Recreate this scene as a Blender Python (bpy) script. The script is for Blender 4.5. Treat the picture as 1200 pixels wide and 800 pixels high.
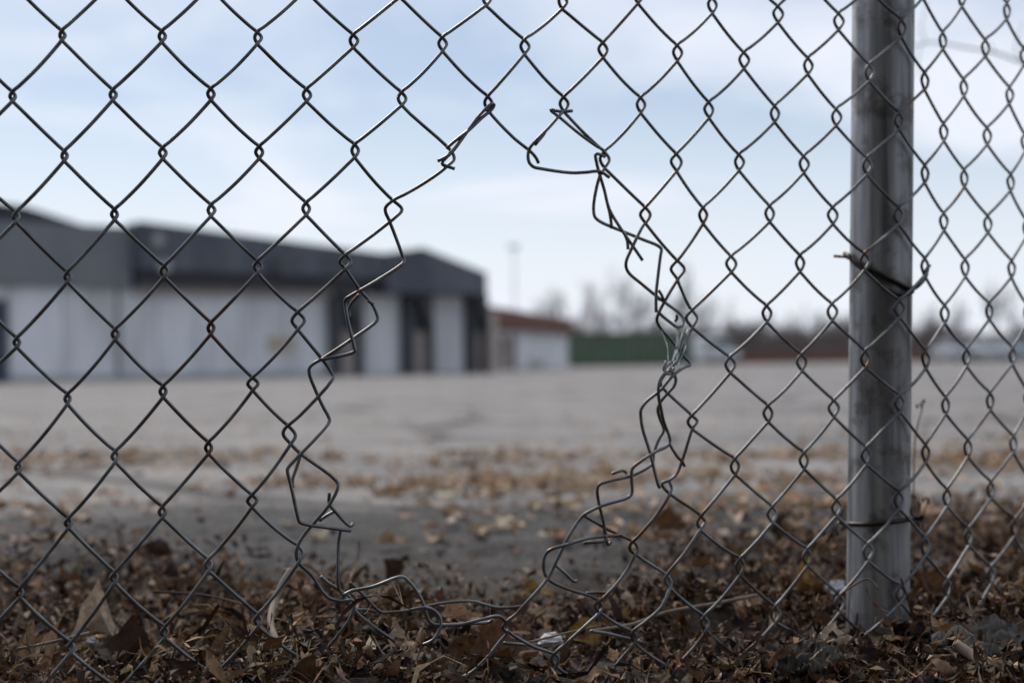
import bpy, math, random
import numpy as np
from mathutils import Matrix, Vector

for o in list(bpy.data.objects):
    bpy.data.objects.remove(o)
scene = bpy.context.scene
COL = scene.collection
rng = np.random.default_rng(7)
random.seed(7)
R = math.radians

# ------------------------------------------------------------------ camera
F = 1200 * 50.0 / 36.0                      # focal length in photo pixels
CAM_Z = 0.216
cam_data = bpy.data.cameras.new('camera')
cam_data.lens = 50.0
cam_data.sensor_width = 36.0
cam_data.clip_start = 0.05
cam_data.clip_end = 6000.0
cam_data.dof.use_dof = True
cam_data.dof.focus_distance = 0.975
cam_data.dof.aperture_fstop = 4.6
cam_data.dof.aperture_blades = 9
cam = bpy.data.objects.new('camera', cam_data)
COL.objects.link(cam)
scene.camera = cam
CAM_ROT = (Matrix.Rotation(R(90) + math.atan(24 / F), 3, 'X') @ Matrix.Rotation(R(-0.8), 3, 'Z'))
CAM_POS = Vector((0, 0, CAM_Z))
cam.matrix_world = Matrix.Translation(CAM_POS) @ CAM_ROT.to_4x4()

# ------------------------------------------------------------------ sky and sun
SUN_EL, SUN_AZ = R(42), R(-28)              # azimuth from +Y, negative is towards -X
world = bpy.data.worlds.new('World')
scene.world = world
world.use_nodes = True
nt = world.node_tree
nt.nodes.clear()
out = nt.nodes.new('ShaderNodeOutputWorld')
bg = nt.nodes.new('ShaderNodeBackground')
bg.inputs['Strength'].default_value = 0.07
sky = nt.nodes.new('ShaderNodeTexSky')
sky.sky_type = 'NISHITA'
sky.sun_disc = False
sky.sun_elevation = SUN_EL
sky.sun_rotation = SUN_AZ
sky.air_density = 1.0
sky.dust_density = 0.6
sky.ozone_density = 3.0
tc = nt.nodes.new('ShaderNodeTexCoord')
sep = nt.nodes.new('ShaderNodeSeparateXYZ')
nt.links.new(tc.outputs['Generated'], sep.inputs[0])
addz = nt.nodes.new('ShaderNodeMath'); addz.operation = 'ADD'; addz.inputs[1].default_value = 0.16
absz = nt.nodes.new('ShaderNodeMath'); absz.operation = 'ABSOLUTE'
nt.links.new(sep.outputs['Z'], absz.inputs[0]); nt.links.new(absz.outputs[0], addz.inputs[0])
dx = nt.nodes.new('ShaderNodeMath'); dx.operation = 'DIVIDE'
dy = nt.nodes.new('ShaderNodeMath'); dy.operation = 'DIVIDE'
nt.links.new(sep.outputs['X'], dx.inputs[0]); nt.links.new(addz.outputs[0], dx.inputs[1])
nt.links.new(sep.outputs['Y'], dy.inputs[0]); nt.links.new(addz.outputs[0], dy.inputs[1])
comb = nt.nodes.new('ShaderNodeCombineXYZ')
nt.links.new(dx.outputs[0], comb.inputs['X']); nt.links.new(dy.outputs[0], comb.inputs['Y'])
comb.inputs['Z'].default_value = 3.7
cn = nt.nodes.new('ShaderNodeTexNoise')
cn.inputs['Scale'].default_value = 0.85
cn.inputs['Detail'].default_value = 7.0
cn.inputs['Roughness'].default_value = 0.56
cn.inputs['Distortion'].default_value = 0.5
nt.links.new(comb.outputs[0], cn.inputs['Vector'])
cr = nt.nodes.new('ShaderNodeMapRange')
cr.inputs['From Min'].default_value = 0.40
cr.inputs['From Max'].default_value = 0.60
cr.inputs['To Min'].default_value = 0.26
cr.inputs['To Max'].default_value = 0.95
nt.links.new(cn.outputs['Fac'], cr.inputs['Value'])
cmix = nt.nodes.new('ShaderNodeMix'); cmix.data_type = 'RGBA'
cmix.inputs['B'].default_value = (9.9, 10.4, 11.5, 1)
# thin white haze low over the land, all the way round
hz = nt.nodes.new('ShaderNodeMapRange'); hz.interpolation_type = 'SMOOTHSTEP'
hz.inputs['From Min'].default_value = 0.0; hz.inputs['From Max'].default_value = 0.29
hz.inputs['To Min'].default_value = 0.92; hz.inputs['To Max'].default_value = 0.0
nt.links.new(absz.outputs[0], hz.inputs['Value'])
mxf = nt.nodes.new('ShaderNodeMath'); mxf.operation = 'MAXIMUM'
nt.links.new(cr.outputs[0], mxf.inputs[0]); nt.links.new(hz.outputs[0], mxf.inputs[1])
nt.links.new(mxf.outputs[0], cmix.inputs['Factor'])
nt.links.new(sky.outputs[0], cmix.inputs['A'])
nt.links.new(cmix.outputs['Result'], bg.inputs['Color'])
nt.links.new(bg.outputs[0], out.inputs['Surface'])

sun_data = bpy.data.lights.new('sun', 'SUN')
sun_data.energy = 1.5
sun_data.angle = R(10)
sun_data.color = (1.0, 0.93, 0.84)
sun = bpy.data.objects.new('sun', sun_data)
COL.objects.link(sun)
sd = Vector((math.sin(SUN_AZ) * math.cos(SUN_EL), math.cos(SUN_AZ) * math.cos(SUN_EL), math.sin(SUN_EL)))
sun.rotation_euler = sd.to_track_quat('Z', 'Y').to_euler()

vs = scene.view_settings
vs.view_transform = 'Standard'
vs.look = 'None'
vs.exposure = 0.35
vs.gamma = 1.0
vs.use_curve_mapping = False

# ------------------------------------------------------------------ helpers
def tag(o, label=None, cat=None, group=None, kind=None):
    if label: o['label'] = label
    if cat: o['category'] = cat
    if group: o['group'] = group
    if kind: o['kind'] = kind
    return o

def link(name, me, mat=None, parent=None):
    o = bpy.data.objects.new(name, me)
    COL.objects.link(o)
    if mat is not None and me is not None and not me.materials:
        me.materials.append(mat)
    if parent is not None:
        o.parent = parent
        o.matrix_parent_inverse = Matrix.Identity(4)
    return o

def empty(name, loc=(0, 0, 0), rz=0.0):
    o = bpy.data.objects.new(name, None)
    COL.objects.link(o)
    o.empty_display_size = 0.05
    o.location = loc
    o.rotation_euler = (0, 0, rz)
    return o

def np_mesh(name, verts, faces, colors=None, smooth=True):
    """verts (N,3), faces (M,k) numpy; fast build"""
    me = bpy.data.meshes.new(name)
    verts = np.asarray(verts, dtype=np.float32)
    faces = np.asarray(faces, dtype=np.int32)
    k = faces.shape[1]
    me.vertices.add(len(verts))
    me.vertices.foreach_set('co', verts.ravel())
    me.loops.add(faces.size)
    me.loops.foreach_set('vertex_index', faces.ravel())
    me.polygons.add(len(faces))
    me.polygons.foreach_set('loop_start', np.arange(0, faces.size, k, dtype=np.int32))
    if smooth:
        me.polygons.foreach_set('use_smooth', np.ones(len(faces), dtype=bool))
    if colors is not None:
        at = me.color_attributes.new('Col', 'FLOAT_COLOR', 'POINT')
        c4 = np.ones((len(verts), 4), dtype=np.float32)
        c4[:, :3] = colors
        at.data.foreach_set('color', c4.ravel())
    me.update(calc_edges=True)
    me.validate()
    return me

def py_mesh(name, verts, faces, smooth=False):
    me = bpy.data.meshes.new(name)
    me.from_pydata([tuple(v) for v in verts], [], faces)
    if smooth:
        me.polygons.foreach_set('use_smooth', np.ones(len(me.polygons), dtype=bool))
    me.update()
    return me

class MB:
    """collects boxes, prisms and tubes, becomes ONE mesh"""
    def __init__(self): self.v = []; self.f = []
    def box(self, x0, x1, y0, y1, z0, z1):
        b = len(self.v)
        self.v += [(x0, y0, z0), (x1, y0, z0), (x1, y1, z0), (x0, y1, z0), (x0, y0, z1), (x1, y0, z1), (x1, y1, z1), (x0, y1, z1)]
        self.f += [tuple(b + i for i in q) for q in ((0, 3, 2, 1), (4, 5, 6, 7), (0, 1, 5, 4), (1, 2, 6, 5), (2, 3, 7, 6), (3, 0, 4, 7))]
        return self
    def prism(self, poly, y0, y1):
        """poly: (x,z) outline, extruded along y"""
        b = len(self.v); n = len(poly)
        self.v += [(x, y0, z) for x, z in poly] + [(x, y1, z) for x, z in poly]
        self.f.append(tuple(b + i for i in range(n)))
        self.f.append(tuple(b + n + i for i in reversed(range(n))))
        for i in range(n):
            j = (i + 1) % n
            self.f.append((b + i, b + n + i, b + n + j, b + j))
        return self
    def tube(self, pts, r, sides=6, cap=True):
        v, f = tube_arrays(np.array(pts, float), r, sides, cap)
        b = len(self.v)
        self.v += [tuple(p) for p in v]
        self.f += [tuple(b + i for i in q) for q in f]
        return self
    def build(self, name, mat, parent=None, smooth=False, bevel=0.0):
        o = link(name, py_mesh(name, self.v, self.f, smooth), mat, parent)
        if bevel:
            m = o.modifiers.new('bevel', 'BEVEL'); m.width = bevel; m.segments = 2; m.limit_method = 'ANGLE'
        return o

def tube_arrays(P, r, sides=7, cap=True):
    n = len(P)
    rad = np.full(n, r) if np.isscalar(r) else np.asarray(r, float)
    T = np.gradient(P, axis=0)
    T /= np.linalg.norm(T, axis=1)[:, None] + 1e-12
    ref = np.array([0, 0, 1.0]) if abs(T[0, 2]) < 0.9 else np.array([1.0, 0, 0])
    N = np.zeros_like(P)
    v = ref - T[0] * ref.dot(T[0]); N[0] = v / np.linalg.norm(v)
    for i in range(1, n):
        v = N[i - 1] - T[i] * N[i - 1].dot(T[i])
        l = np.linalg.norm(v)
        N[i] = v / l if l > 1e-9 else N[i - 1]
    B = np.cross(T, N)
    a = np.linspace(0, 2 * math.pi, sides, endpoint=False)
    ring = (np.cos(a)[None, :, None] * N[:, None, :] + np.sin(a)[None, :, None] * B[:, None, :]) * rad[:, None, None] + P[:, None, :]
    V = ring.reshape(-1, 3)
    i = np.arange(n - 1)[:, None] * sides; j = np.arange(sides)[None, :]; j2 = (j + 1) % sides
    Fq = np.stack([i + j, i + j2, i + sides + j2, i + sides + j], -1).reshape(-1, 4)
    faces = [tuple(q) for q in Fq]
    if cap:
        faces.append(tuple(reversed(range(sides))))
        faces.append(tuple((n - 1) * sides + k for k in range(sides)))
    return V, faces

def catmull(P, sub=5):
    """centripetal Catmull-Rom through P (N,3)"""
    P = np.asarray(P, float)
    keep = [0] + [i for i in range(1, len(P)) if np.linalg.norm(P[i] - P[i - 1]) > 1e-6]
    P = P[keep]
    if len(P) < 3:
        return np.array([P[0] + (P[-1] - P[0]) * t for t in np.linspace(0, 1, 4)])
    Q = np.vstack([2 * P[0] - P[1], P, 2 * P[-1] - P[-2]])
    outp = []
    for i in range(1, len(Q) - 2):
        p0, p1, p2, p3 = Q[i - 1], Q[i], Q[i + 1], Q[i + 2]
        t0 = 0; t1 = t0 + np.linalg.norm(p1 - p0) ** .5; t2 = t1 + np.linalg.norm(p2 - p1) ** .5; t3 = t2 + np.linalg.norm(p3 - p2) ** .5
        for t in np.linspace(t1, t2, sub, endpoint=False):
            A1 = (t1 - t) / (t1 - t0) * p0 + (t - t0) / (t1 - t0) * p1
            A2 = (t2 - t) / (t2 - t1) * p1 + (t - t1) / (t2 - t1) * p2
            A3 = (t3 - t) / (t3 - t2) * p2 + (t - t2) / (t3 - t2) * p3
            B1 = (t2 - t) / (t2 - t0) * A1 + (t - t0) / (t2 - t0) * A2
            B2 = (t3 - t) / (t3 - t1) * A2 + (t - t1) / (t3 - t1) * A3
            outp.append((t2 - t) / (t2 - t1) * B1 + (t - t1) / (t2 - t1) * B2)
    outp.append(Q[-2])
    return np.array(outp)

def ray(px, py):
    d = CAM_ROT @ Vector(((px - 600) / F, (400 - py) / F, -1.0))
    return d

def at(px, py, Y):
    """point of the place seen at photo pixel (px,py), Y metres away"""
    d = ray(px, py)
    return CAM_POS + d * (Y / d.y)

def hash2(ix, iy):
    h = np.sin(ix * 127.1 + iy * 311.7) * 43758.5453
    return h - np.floor(h)

def vnoise(x, y):
    ix = np.floor(x); iy = np.floor(y); fx = x - ix; fy = y - iy
    fx = fx * fx * (3 - 2 * fx); fy = fy * fy * (3 - 2 * fy)
    a = hash2(ix, iy); b = hash2(ix + 1, iy); c = hash2(ix, iy + 1); d = hash2(ix + 1, iy + 1)
    return (a * (1 - fx) + b * fx) * (1 - fy) + (c * (1 - fx) + d * fx) * fy

def fbm(x, y, o=4):
    s = 0; a = .5
    for k in range(o):
        s = s + a * vnoise(x * 2 ** k + 17.3 * k, y * 2 ** k - 9.1 * k); a *= .5
    return s

def ground_z(x, y):
    x = np.asarray(x, float); y = np.asarray(y, float)
    d = np.maximum(y - 2.0, 0)
    z = -0.19 * (1 - np.exp(-d / 14.0))
    bank = 1 / (1 + np.exp((y - 1.75 - 0.25 * (vnoise(x * 1.7, y * 1.7) - .5)) / 0.10))
    z = z + bank * ((fbm(x * 6.5 + 2, y * 6.5) - .47) * 0.085 + (fbm(x * 27, y * 27, 3) - .43) * 0.022 - 0.013)
    z = z - 0.012 * np.exp(-(((x - .29) / .16) ** 2 + ((y - 1.08) / .14) ** 2))
    z = z - .16 * np.clip(1.0 + .38 * x - y, 0, .4) / (1 + np.exp((x - .12) / .05))
    z = z + np.where(y < 40, (vnoise(x * 1.3, y * 1.3) - .5) * 0.012, 0)
    return z

# ------------------------------------------------------------------ materials
def mat_new(name):
    m = bpy.data.materials.new(name)
    m.use_nodes = True
    b = m.node_tree.nodes['Principled BSDF']
    return m, m.node_tree, b

def ramp(nt, stops):
    r = nt.nodes.new('ShaderNodeValToRGB')
    e = r.color_ramp.elements
    while len(e) < len(stops): e.new(0.5)
    for el, (p, c) in zip(e, stops):
        el.position = p; el.color = (*c, 1)
    return r

def noise_mat(name, c1, c2, scale=8.0, rough=0.8, metal=0.0, bump=0.0, detail=6.0, spec=0.5, stretch=None, c3=None):
    m, nt, b = mat_new(name)
    t = nt.nodes.new('ShaderNodeTexCoord')
    n = nt.nodes.new('ShaderNodeTexNoise')
    n.inputs['Scale'].default_value = scale
    n.inputs['Detail'].default_value = detail
    n.inputs['Roughness'].default_value = 0.6
    if stretch:
        mp = nt.nodes.new('ShaderNodeMapping'); mp.inputs['Scale'].default_value = stretch
        nt.links.new(t.outputs['Object'], mp.inputs[0]); nt.links.new(mp.outputs[0], n.inputs['Vector'])
    else:
        nt.links.new(t.outputs['Object'], n.inputs['Vector'])
    stops = [(0.34, c1), (0.66, c2)] if c3 is None else [(0.3, c1), (0.55, c2), (0.72, c3)]
    r = ramp(nt, stops)
    nt.links.new(n.outputs['Fac'], r.inputs[0])
    nt.links.new(r.outputs[0], b.inputs['Base Color'])
    b.inputs['Roughness'].default_value = rough
    b.inputs['Metallic'].default_value = metal
    b.inputs['Specular IOR Level'].default_value = spec
    if bump:
        bp = nt.nodes.new('ShaderNodeBump'); bp.inputs['Strength'].default_value = bump; bp.inputs['Distance'].default_value = 0.002
        nt.links.new(n.outputs['Fac'], bp.inputs['Height']); nt.links.new(bp.outputs[0], b.inputs['Normal'])
    return m

def ground_material():
    m, nt, b = mat_new('ground_asphalt_soil_shade')
    g = nt.nodes.new('ShaderNodeNewGeometry')
    sp = nt.nodes.new('ShaderNodeSeparateXYZ'); nt.links.new(g.outputs['Position'], sp.inputs[0])
    n1 = nt.nodes.new('ShaderNodeTexNoise'); n1.inputs['Scale'].default_value = 1.6; n1.inputs['Detail'].default_value = 7; n1.inputs['Roughness'].default_value = .65
    n2 = nt.nodes.new('ShaderNodeTexNoise'); n2.inputs['Scale'].default_value = 140; n2.inputs['Detail'].default_value = 3
    n3 = nt.nodes.new('ShaderNodeTexNoise'); n3.inputs['Scale'].default_value = 0.9; n3.inputs['Detail'].default_value = 8; n3.inputs['Roughness'].default_value = .72
    mp = nt.nodes.new('ShaderNodeMapping'); mp.inputs['Scale'].default_value = (1.0, 1.0, 1.0)
    for n in (n1, n2):
        nt.links.new(g.outputs['Position'], n.inputs['Vector'])
    nt.links.new(g.outputs['Position'], mp.inputs[0]); nt.links.new(mp.outputs[0], n3.inputs['Vector'])
    # worn asphalt: pale aggregate, darker patches
    asp = ramp(nt, [(0.3, (0.16, 0.153, 0.149)), (0.5, (0.242, 0.23, 0.222)), (0.7, (0.335, 0.316, 0.303))])
    nt.links.new(n2.outputs['Fac'], asp.inputs[0])
    pat = ramp(nt, [(0.36, (0.62, 0.62, 0.63)), (0.50, (1.04, 1.03, 1.02)), (0.64, (1.28, 1.24, 1.18))])
    nt.links.new(n3.outputs['Fac'], pat.inputs[0])
    mul = nt.nodes.new('ShaderNodeMix'); mul.data_type = 'RGBA'; mul.blend_type = 'MULTIPLY'; mul.inputs['Factor'].default_value = 1
    nt.links.new(asp.outputs[0], mul.inputs['A']); nt.links.new(pat.outputs[0], mul.inputs['B'])
    vor = nt.nodes.new('ShaderNodeTexVoronoi'); vor.feature = 'DISTANCE_TO_EDGE'; vor.inputs['Scale'].default_value = .55
    wv = nt.nodes.new('ShaderNodeTexNoise'); wv.inputs['Scale'].default_value = 1.2; wv.inputs['Detail'].default_value = 6
    nt.links.new(g.outputs['Position'], wv.inputs['Vector'])
    vm = nt.nodes.new('ShaderNodeMix'); vm.data_type = 'VECTOR'; vm.inputs['Factor'].default_value = .32
    nt.links.new(g.outputs['Position'], vm.inputs['A']); nt.links.new(wv.outputs['Color'], vm.inputs['B'])
    nt.links.new(vm.outputs['Result'], vor.inputs['Vector'])
    ck = ramp(nt, [(0.004, (0.28, 0.27, 0.26)), (0.022, (1, 1, 1))]); nt.links.new(vor.outputs['Distance'], ck.inputs[0])
    n5 = nt.nodes.new('ShaderNodeTexNoise'); n5.inputs['Scale'].default_value = 5.5; n5.inputs['Detail'].default_value = 6; n5.inputs['Roughness'].default_value = .7
    nt.links.new(g.outputs['Position'], n5.inputs['Vector'])
    sp5 = ramp(nt, [(0.34, (0.66, 0.64, 0.62)), (0.5, (1.06, 1.06, 1.06)), (0.68, (1.28, 1.22, 1.14))]); nt.links.new(n5.outputs['Fac'], sp5.inputs[0])
    mulb = nt.nodes.new('ShaderNodeMix'); mulb.data_type = 'RGBA'; mulb.blend_type = 'MULTIPLY'; mulb.inputs['Factor'].default_value = 1
    nt.links.new(mul.outputs['Result'], mulb.inputs['A']); nt.links.new(ck.outputs[0], mulb.inputs['B'])
    mulc = nt.nodes.new('ShaderNodeMix'); mulc.data_type = 'RGBA'; mulc.blend_type = 'MULTIPLY'; mulc.inputs['Factor'].default_value = 1
    nt.links.new(mulb.outputs['Result'], mulc.inputs['A']); nt.links.new(sp5.outputs[0], mulc.inputs['B'])
    mul = mulc
    # verge near the fence: damp soil, with foreground shade put into its colour
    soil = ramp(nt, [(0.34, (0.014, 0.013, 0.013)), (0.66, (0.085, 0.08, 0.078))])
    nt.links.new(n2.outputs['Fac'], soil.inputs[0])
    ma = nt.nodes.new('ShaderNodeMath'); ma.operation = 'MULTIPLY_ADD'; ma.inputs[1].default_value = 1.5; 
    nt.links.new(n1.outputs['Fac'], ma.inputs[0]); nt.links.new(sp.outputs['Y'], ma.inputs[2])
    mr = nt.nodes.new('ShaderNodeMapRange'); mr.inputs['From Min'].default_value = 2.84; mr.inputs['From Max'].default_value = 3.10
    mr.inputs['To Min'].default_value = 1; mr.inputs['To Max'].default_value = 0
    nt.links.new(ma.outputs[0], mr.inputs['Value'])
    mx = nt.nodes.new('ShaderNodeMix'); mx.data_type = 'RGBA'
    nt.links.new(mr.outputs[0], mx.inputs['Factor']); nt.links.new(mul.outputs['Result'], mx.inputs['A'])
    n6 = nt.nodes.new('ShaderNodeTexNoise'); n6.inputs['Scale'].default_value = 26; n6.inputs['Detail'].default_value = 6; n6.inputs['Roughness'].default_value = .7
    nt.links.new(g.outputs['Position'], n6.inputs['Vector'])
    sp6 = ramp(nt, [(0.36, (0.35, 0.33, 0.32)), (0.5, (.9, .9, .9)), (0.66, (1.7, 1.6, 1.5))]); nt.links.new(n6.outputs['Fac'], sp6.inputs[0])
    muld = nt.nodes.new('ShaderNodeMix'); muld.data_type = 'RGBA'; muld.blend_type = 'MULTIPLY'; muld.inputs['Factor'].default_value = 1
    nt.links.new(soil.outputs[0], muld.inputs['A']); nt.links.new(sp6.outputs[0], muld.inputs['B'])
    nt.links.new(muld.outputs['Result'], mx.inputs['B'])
    # brown humus under the litter bank
    hum = ramp(nt, [(0.3, (0.014, 0.009, 0.006)), (0.7, (0.055, 0.034, 0.021))])
    nt.links.new(n2.outputs['Fac'], hum.inputs[0])
    mh = nt.nodes.new('ShaderNodeMapRange'); mh.inputs['From Min'].default_value = 2.1; mh.inputs['From Max'].default_value = 2.45
    mh.inputs['To Min'].default_value = 1; mh.inputs['To Max'].default_value = 0
    nt.links.new(ma.outputs[0], mh.inputs['Value'])
    mx2 = nt.nodes.new('ShaderNodeMix'); mx2.data_type = 'RGBA'
    nt.links.new(mh.outputs[0], mx2.inputs['Factor']); nt.links.new(mx.outputs['Result'], mx2.inputs['A']); nt.links.new(hum.outputs[0], mx2.inputs['B'])
    nt.links.new(mx2.outputs['Result'], b.inputs['Base Color'])
    b.inputs['Roughness'].default_value = 0.9
    bp = nt.nodes.new('ShaderNodeBump'); bp.inputs['Strength'].default_value = .6; bp.inputs['Distance'].default_value = .004
    nt.links.new(n2.outputs['Fac'], bp.inputs['Height']); nt.links.new(bp.outputs[0], b.inputs['Normal'])
    return m

def leaf_material(name, color=None, transl=0.18):
    """colour from the per-piece attribute, or a given pair"""
    m, nt, b = mat_new(name)
    t = nt.nodes.new('ShaderNodeTexCoord')
    n = nt.nodes.new('ShaderNodeTexNoise'); n.inputs['Scale'].default_value = 160 if color is None else 70; n.inputs['Detail'].default_value = 5
    nt.links.new(t.outputs['Object'], n.inputs['Vector'])
    n.inputs['Scale'].default_value = 160 if color is None else 7
    n.inputs['Roughness'].default_value = .75
    r = ramp(nt, [(0.3, (0.35, 0.32, 0.3)), (0.5, (.85, .83, .8)), (0.72, (1.3, 1.28, 1.25))]); nt.links.new(n.outputs['Fac'], r.inputs[0])
    mul = nt.nodes.new('ShaderNodeMix'); mul.data_type = 'RGBA'; mul.blend_type = 'MULTIPLY'; mul.inputs['Factor'].default_value = 1
    if color is None:
        a = nt.nodes.new('ShaderNodeAttribute'); a.attribute_name = 'Col'
        nt.links.new(a.outputs['Color'], mul.inputs['A'])
    else:
        mul.inputs['A'].default_value = (*color, 1)
    nt.links.new(r.outputs[0], mul.inputs['B'])
    nt.links.new(mul.outputs['Result'], b.inputs['Base Color'])
    b.inputs['Roughness'].default_value = 0.66
    b.inputs['Specular IOR Level'].default_value = 0.3
    tr = nt.nodes.new('ShaderNodeBsdfTranslucent'); nt.links.new(mul.outputs['Result'], tr.inputs['Color'])
    ms = nt.nodes.new('ShaderNodeMixShader'); ms.inputs[0].default_value = transl
    nt.links.new(b.outputs[0], ms.inputs[1]); nt.links.new(tr.outputs[0], ms.inputs[2])
    nt.links.new(ms.outputs[0], nt.nodes['Material Output'].inputs['Surface'])
    return m

def wire_material(name, rust=0.35, tint=(0.25, 0.255, 0.262), brn=(0.15, 0.09, 0.06)):
    m, nt, b = mat_new(name)
    g = nt.nodes.new('ShaderNodeNewGeometry')
    n = nt.nodes.new('ShaderNodeTexNoise'); n.inputs['Scale'].default_value = 42; n.inputs['Detail'].default_value = 6
    n2 = nt.nodes.new('ShaderNodeTexNoise'); n2.inputs['Scale'].default_value = 600; n2.inputs['Detail'].default_value = 2
    for q in (n, n2): nt.links.new(g.outputs['Position'], q.inputs['Vector'])
    dark = tuple(c * .55 for c in tint)
    r = ramp(nt, [(0.33, brn), (0.34 + rust * .3, dark), (0.62, tint), (0.8, tuple(c * 1.5 for c in tint))])
    nt.links.new(n.outputs['Fac'], r.inputs[0])
    nt.links.new(r.outputs[0], b.inputs['Base Color'])
    b.inputs['Metallic'].default_value = 0.75
    rr = nt.nodes.new('ShaderNodeMapRange'); rr.inputs['To Min'].default_value = .28; rr.inputs['To Max'].default_value = .58
    nt.links.new(n.outputs['Fac'], rr.inputs['Value']); nt.links.new(rr.outputs[0], b.inputs['Roughness'])
    bp = nt.nodes.new('ShaderNodeBump'); bp.inputs['Strength'].default_value = .10; bp.inputs['Distance'].default_value = .0003
    nt.links.new(n2.outputs['Fac'], bp.inputs['Height']); nt.links.new(bp.outputs[0], b.inputs['Normal'])
    return m

def post_material():
    m, nt, b = mat_new('galvanised_steel_weathered')
    t = nt.nodes.new('ShaderNodeTexCoord')
    mp = nt.nodes.new('ShaderNodeMapping'); mp.inputs['Scale'].default_value = (1.6, 1.6, 0.09)
    nt.links.new(t.outputs['Object'], mp.inputs[0])
    n = nt.nodes.new('ShaderNodeTexNoise'); n.inputs['Scale'].default_value = 70; n.inputs['Detail'].default_value = 6
    nt.links.new(mp.outputs[0], n.inputs['Vector'])
    n2 = nt.nodes.new('ShaderNodeTexNoise'); n2.inputs['Scale'].default_value = 26; n2.inputs['Detail'].default_value = 8; n2.inputs['Roughness'].default_value = .65
    nt.links.new(t.outputs['Object'], n2.inputs['Vector'])
    r = ramp(nt, [(0.34, (0.20, 0.20, 0.203)), (0.48, (0.34, 0.34, 0.345)), (0.66, (0.53, 0.525, 0.515))])
    nt.links.new(n.outputs['Fac'], r.inputs[0])
    r2 = ramp(nt, [(0.50, (0, 0, 0)), (0.60, (1, 1, 1))]); nt.links.new(n2.outputs['Fac'], r2.inputs[0])
    mx = nt.nodes.new('ShaderNodeMix'); mx.data_type = 'RGBA'; mx.inputs['B'].default_value = (0.085, 0.06, 0.045, 1)
    f = nt.nodes.new('ShaderNodeMath'); f.operation = 'MULTIPLY'; f.inputs[1].default_value = .6
    nt.links.new(r2.outputs[0], f.inputs[0])
    # rust run below the upper tie and grime above the soil, each with its own ragged shape
    sz = nt.nodes.new('ShaderNodeSeparateXYZ'); nt.links.new(t.outputs['Object'], sz.inputs[0])
    run = nt.nodes.new('ShaderNodeMapRange'); run.interpolation_type = 'SMOOTHSTEP'
    run.inputs['From Min'].default_value = .15; run.inputs['From Max'].default_value = .262
    nt.links.new(sz.outputs['Z'], run.inputs['Value'])
    cut = nt.nodes.new('ShaderNodeMapRange'); cut.inputs['From Min'].default_value = .264; cut.inputs['From Max'].default_value = .285; cut.inputs['To Min'].default_value = 1; cut.inputs['To Max'].default_value = 0
    nt.links.new(sz.outputs['Z'], cut.inputs['Value'])
    side = nt.nodes.new('ShaderNodeMapRange'); side.inputs['From Min'].default_value = -.034; side.inputs['From Max'].default_value = -.012
    nt.links.new(sz.outputs['X'], side.inputs['Value'])
    p1 = nt.nodes.new('ShaderNodeMath'); p1.operation = 'MULTIPLY'; nt.links.new(run.outputs[0], p1.inputs[0]); nt.links.new(cut.outputs[0], p1.inputs[1])
    p2 = nt.nodes.new('ShaderNodeMath'); p2.operation = 'MULTIPLY'; nt.links.new(p1.outputs[0], p2.inputs[0]); nt.links.new(side.outputs[0], p2.inputs[1])
    st = ramp(nt, [(0.38, (0, 0, 0)), (0.6, (1, 1, 1))]); nt.links.new(n.outputs['Fac'], st.inputs[0])
    p3 = nt.nodes.new('ShaderNodeMath'); p3.operation = 'MULTIPLY'; nt.links.new(p2.outputs[0], p3.inputs[0]); nt.links.new(st.outputs[0], p3.inputs[1])
    fm_ = nt.nodes.new('ShaderNodeMath'); fm_.operation = 'MAXIMUM'; nt.links.new(f.outputs[0], fm_.inputs[0]); nt.links.new(p3.outputs[0], fm_.inputs[1])
    nt.links.new(fm_.outputs[0], mx.inputs['Factor']); nt.links.new(r.outputs[0], mx.inputs['A'])
    nt.links.new(mx.outputs['Result'], b.inputs['Base Color'])
    b.inputs['Metallic'].default_value = .62
    rr = nt.nodes.new('ShaderNodeMapRange'); rr.inputs['To Min'].default_value = .42; rr.inputs['To Max'].default_value = .66
    nt.links.new(n.outputs['Fac'], rr.inputs['Value']); nt.links.new(rr.outputs[0], b.inputs['Roughness'])
    bp = nt.nodes.new('ShaderNodeBump'); bp.inputs['Strength'].default_value = .3; bp.inputs['Distance'].default_value = .001
    nt.links.new(n.outputs['Fac'], bp.inputs['Height']); nt.links.new(bp.outputs[0], b.inputs['Normal'])
    return m

M = {}
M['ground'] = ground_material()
M['litter'] = leaf_material('dry_leaf_litter')
M['wire'] = wire_material('weathered_fence_wire')
M['wire_rusty'] = wire_material('rusty_tie_wire', rust=1.0, tint=(0.10, 0.088, 0.08), brn=(0.06, 0.04, 0.03))
M['post'] = post_material()
M['white_wall'] = noise_mat('painted_white_wall', (0.47, 0.465, 0.47), (0.72, 0.73, 0.76), .9, .85, stretch=(1, 1, .22), c3=(0.78, 0.79, 0.81))
M['roller'] = noise_mat('white_roller_door_paint', (0.60, 0.60, 0.62), (0.80, 0.81, 0.83), .9, .7, stretch=(1, 1, .3))
M['fascia_dark'] = noise_mat('charcoal_fascia_cladding', (0.062, 0.070, 0.090), (0.128, 0.138, 0.162), .55, .7, stretch=(1, 1, .5))
M['fascia_grey'] = noise_mat('grey_fascia_cladding', (0.15, 0.157, 0.175), (0.19, 0.198, 0.215), .6, .7)
M['roof_dark'] = noise_mat('dark_bitumen_roof', (0.035, 0.037, 0.042), (0.06, 0.06, 0.065), 1, .9)
M['pillar_dark'] = noise_mat('dark_grey_pillar_paint', (0.05, 0.053, 0.06), (0.075, 0.078, 0.085), 1.2, .75)
M['tan_panel'] = noise_mat('tan_rendered_panel', (0.36, 0.31, 0.28), (0.46, 0.40, 0.36), 1.5, .85)
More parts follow.
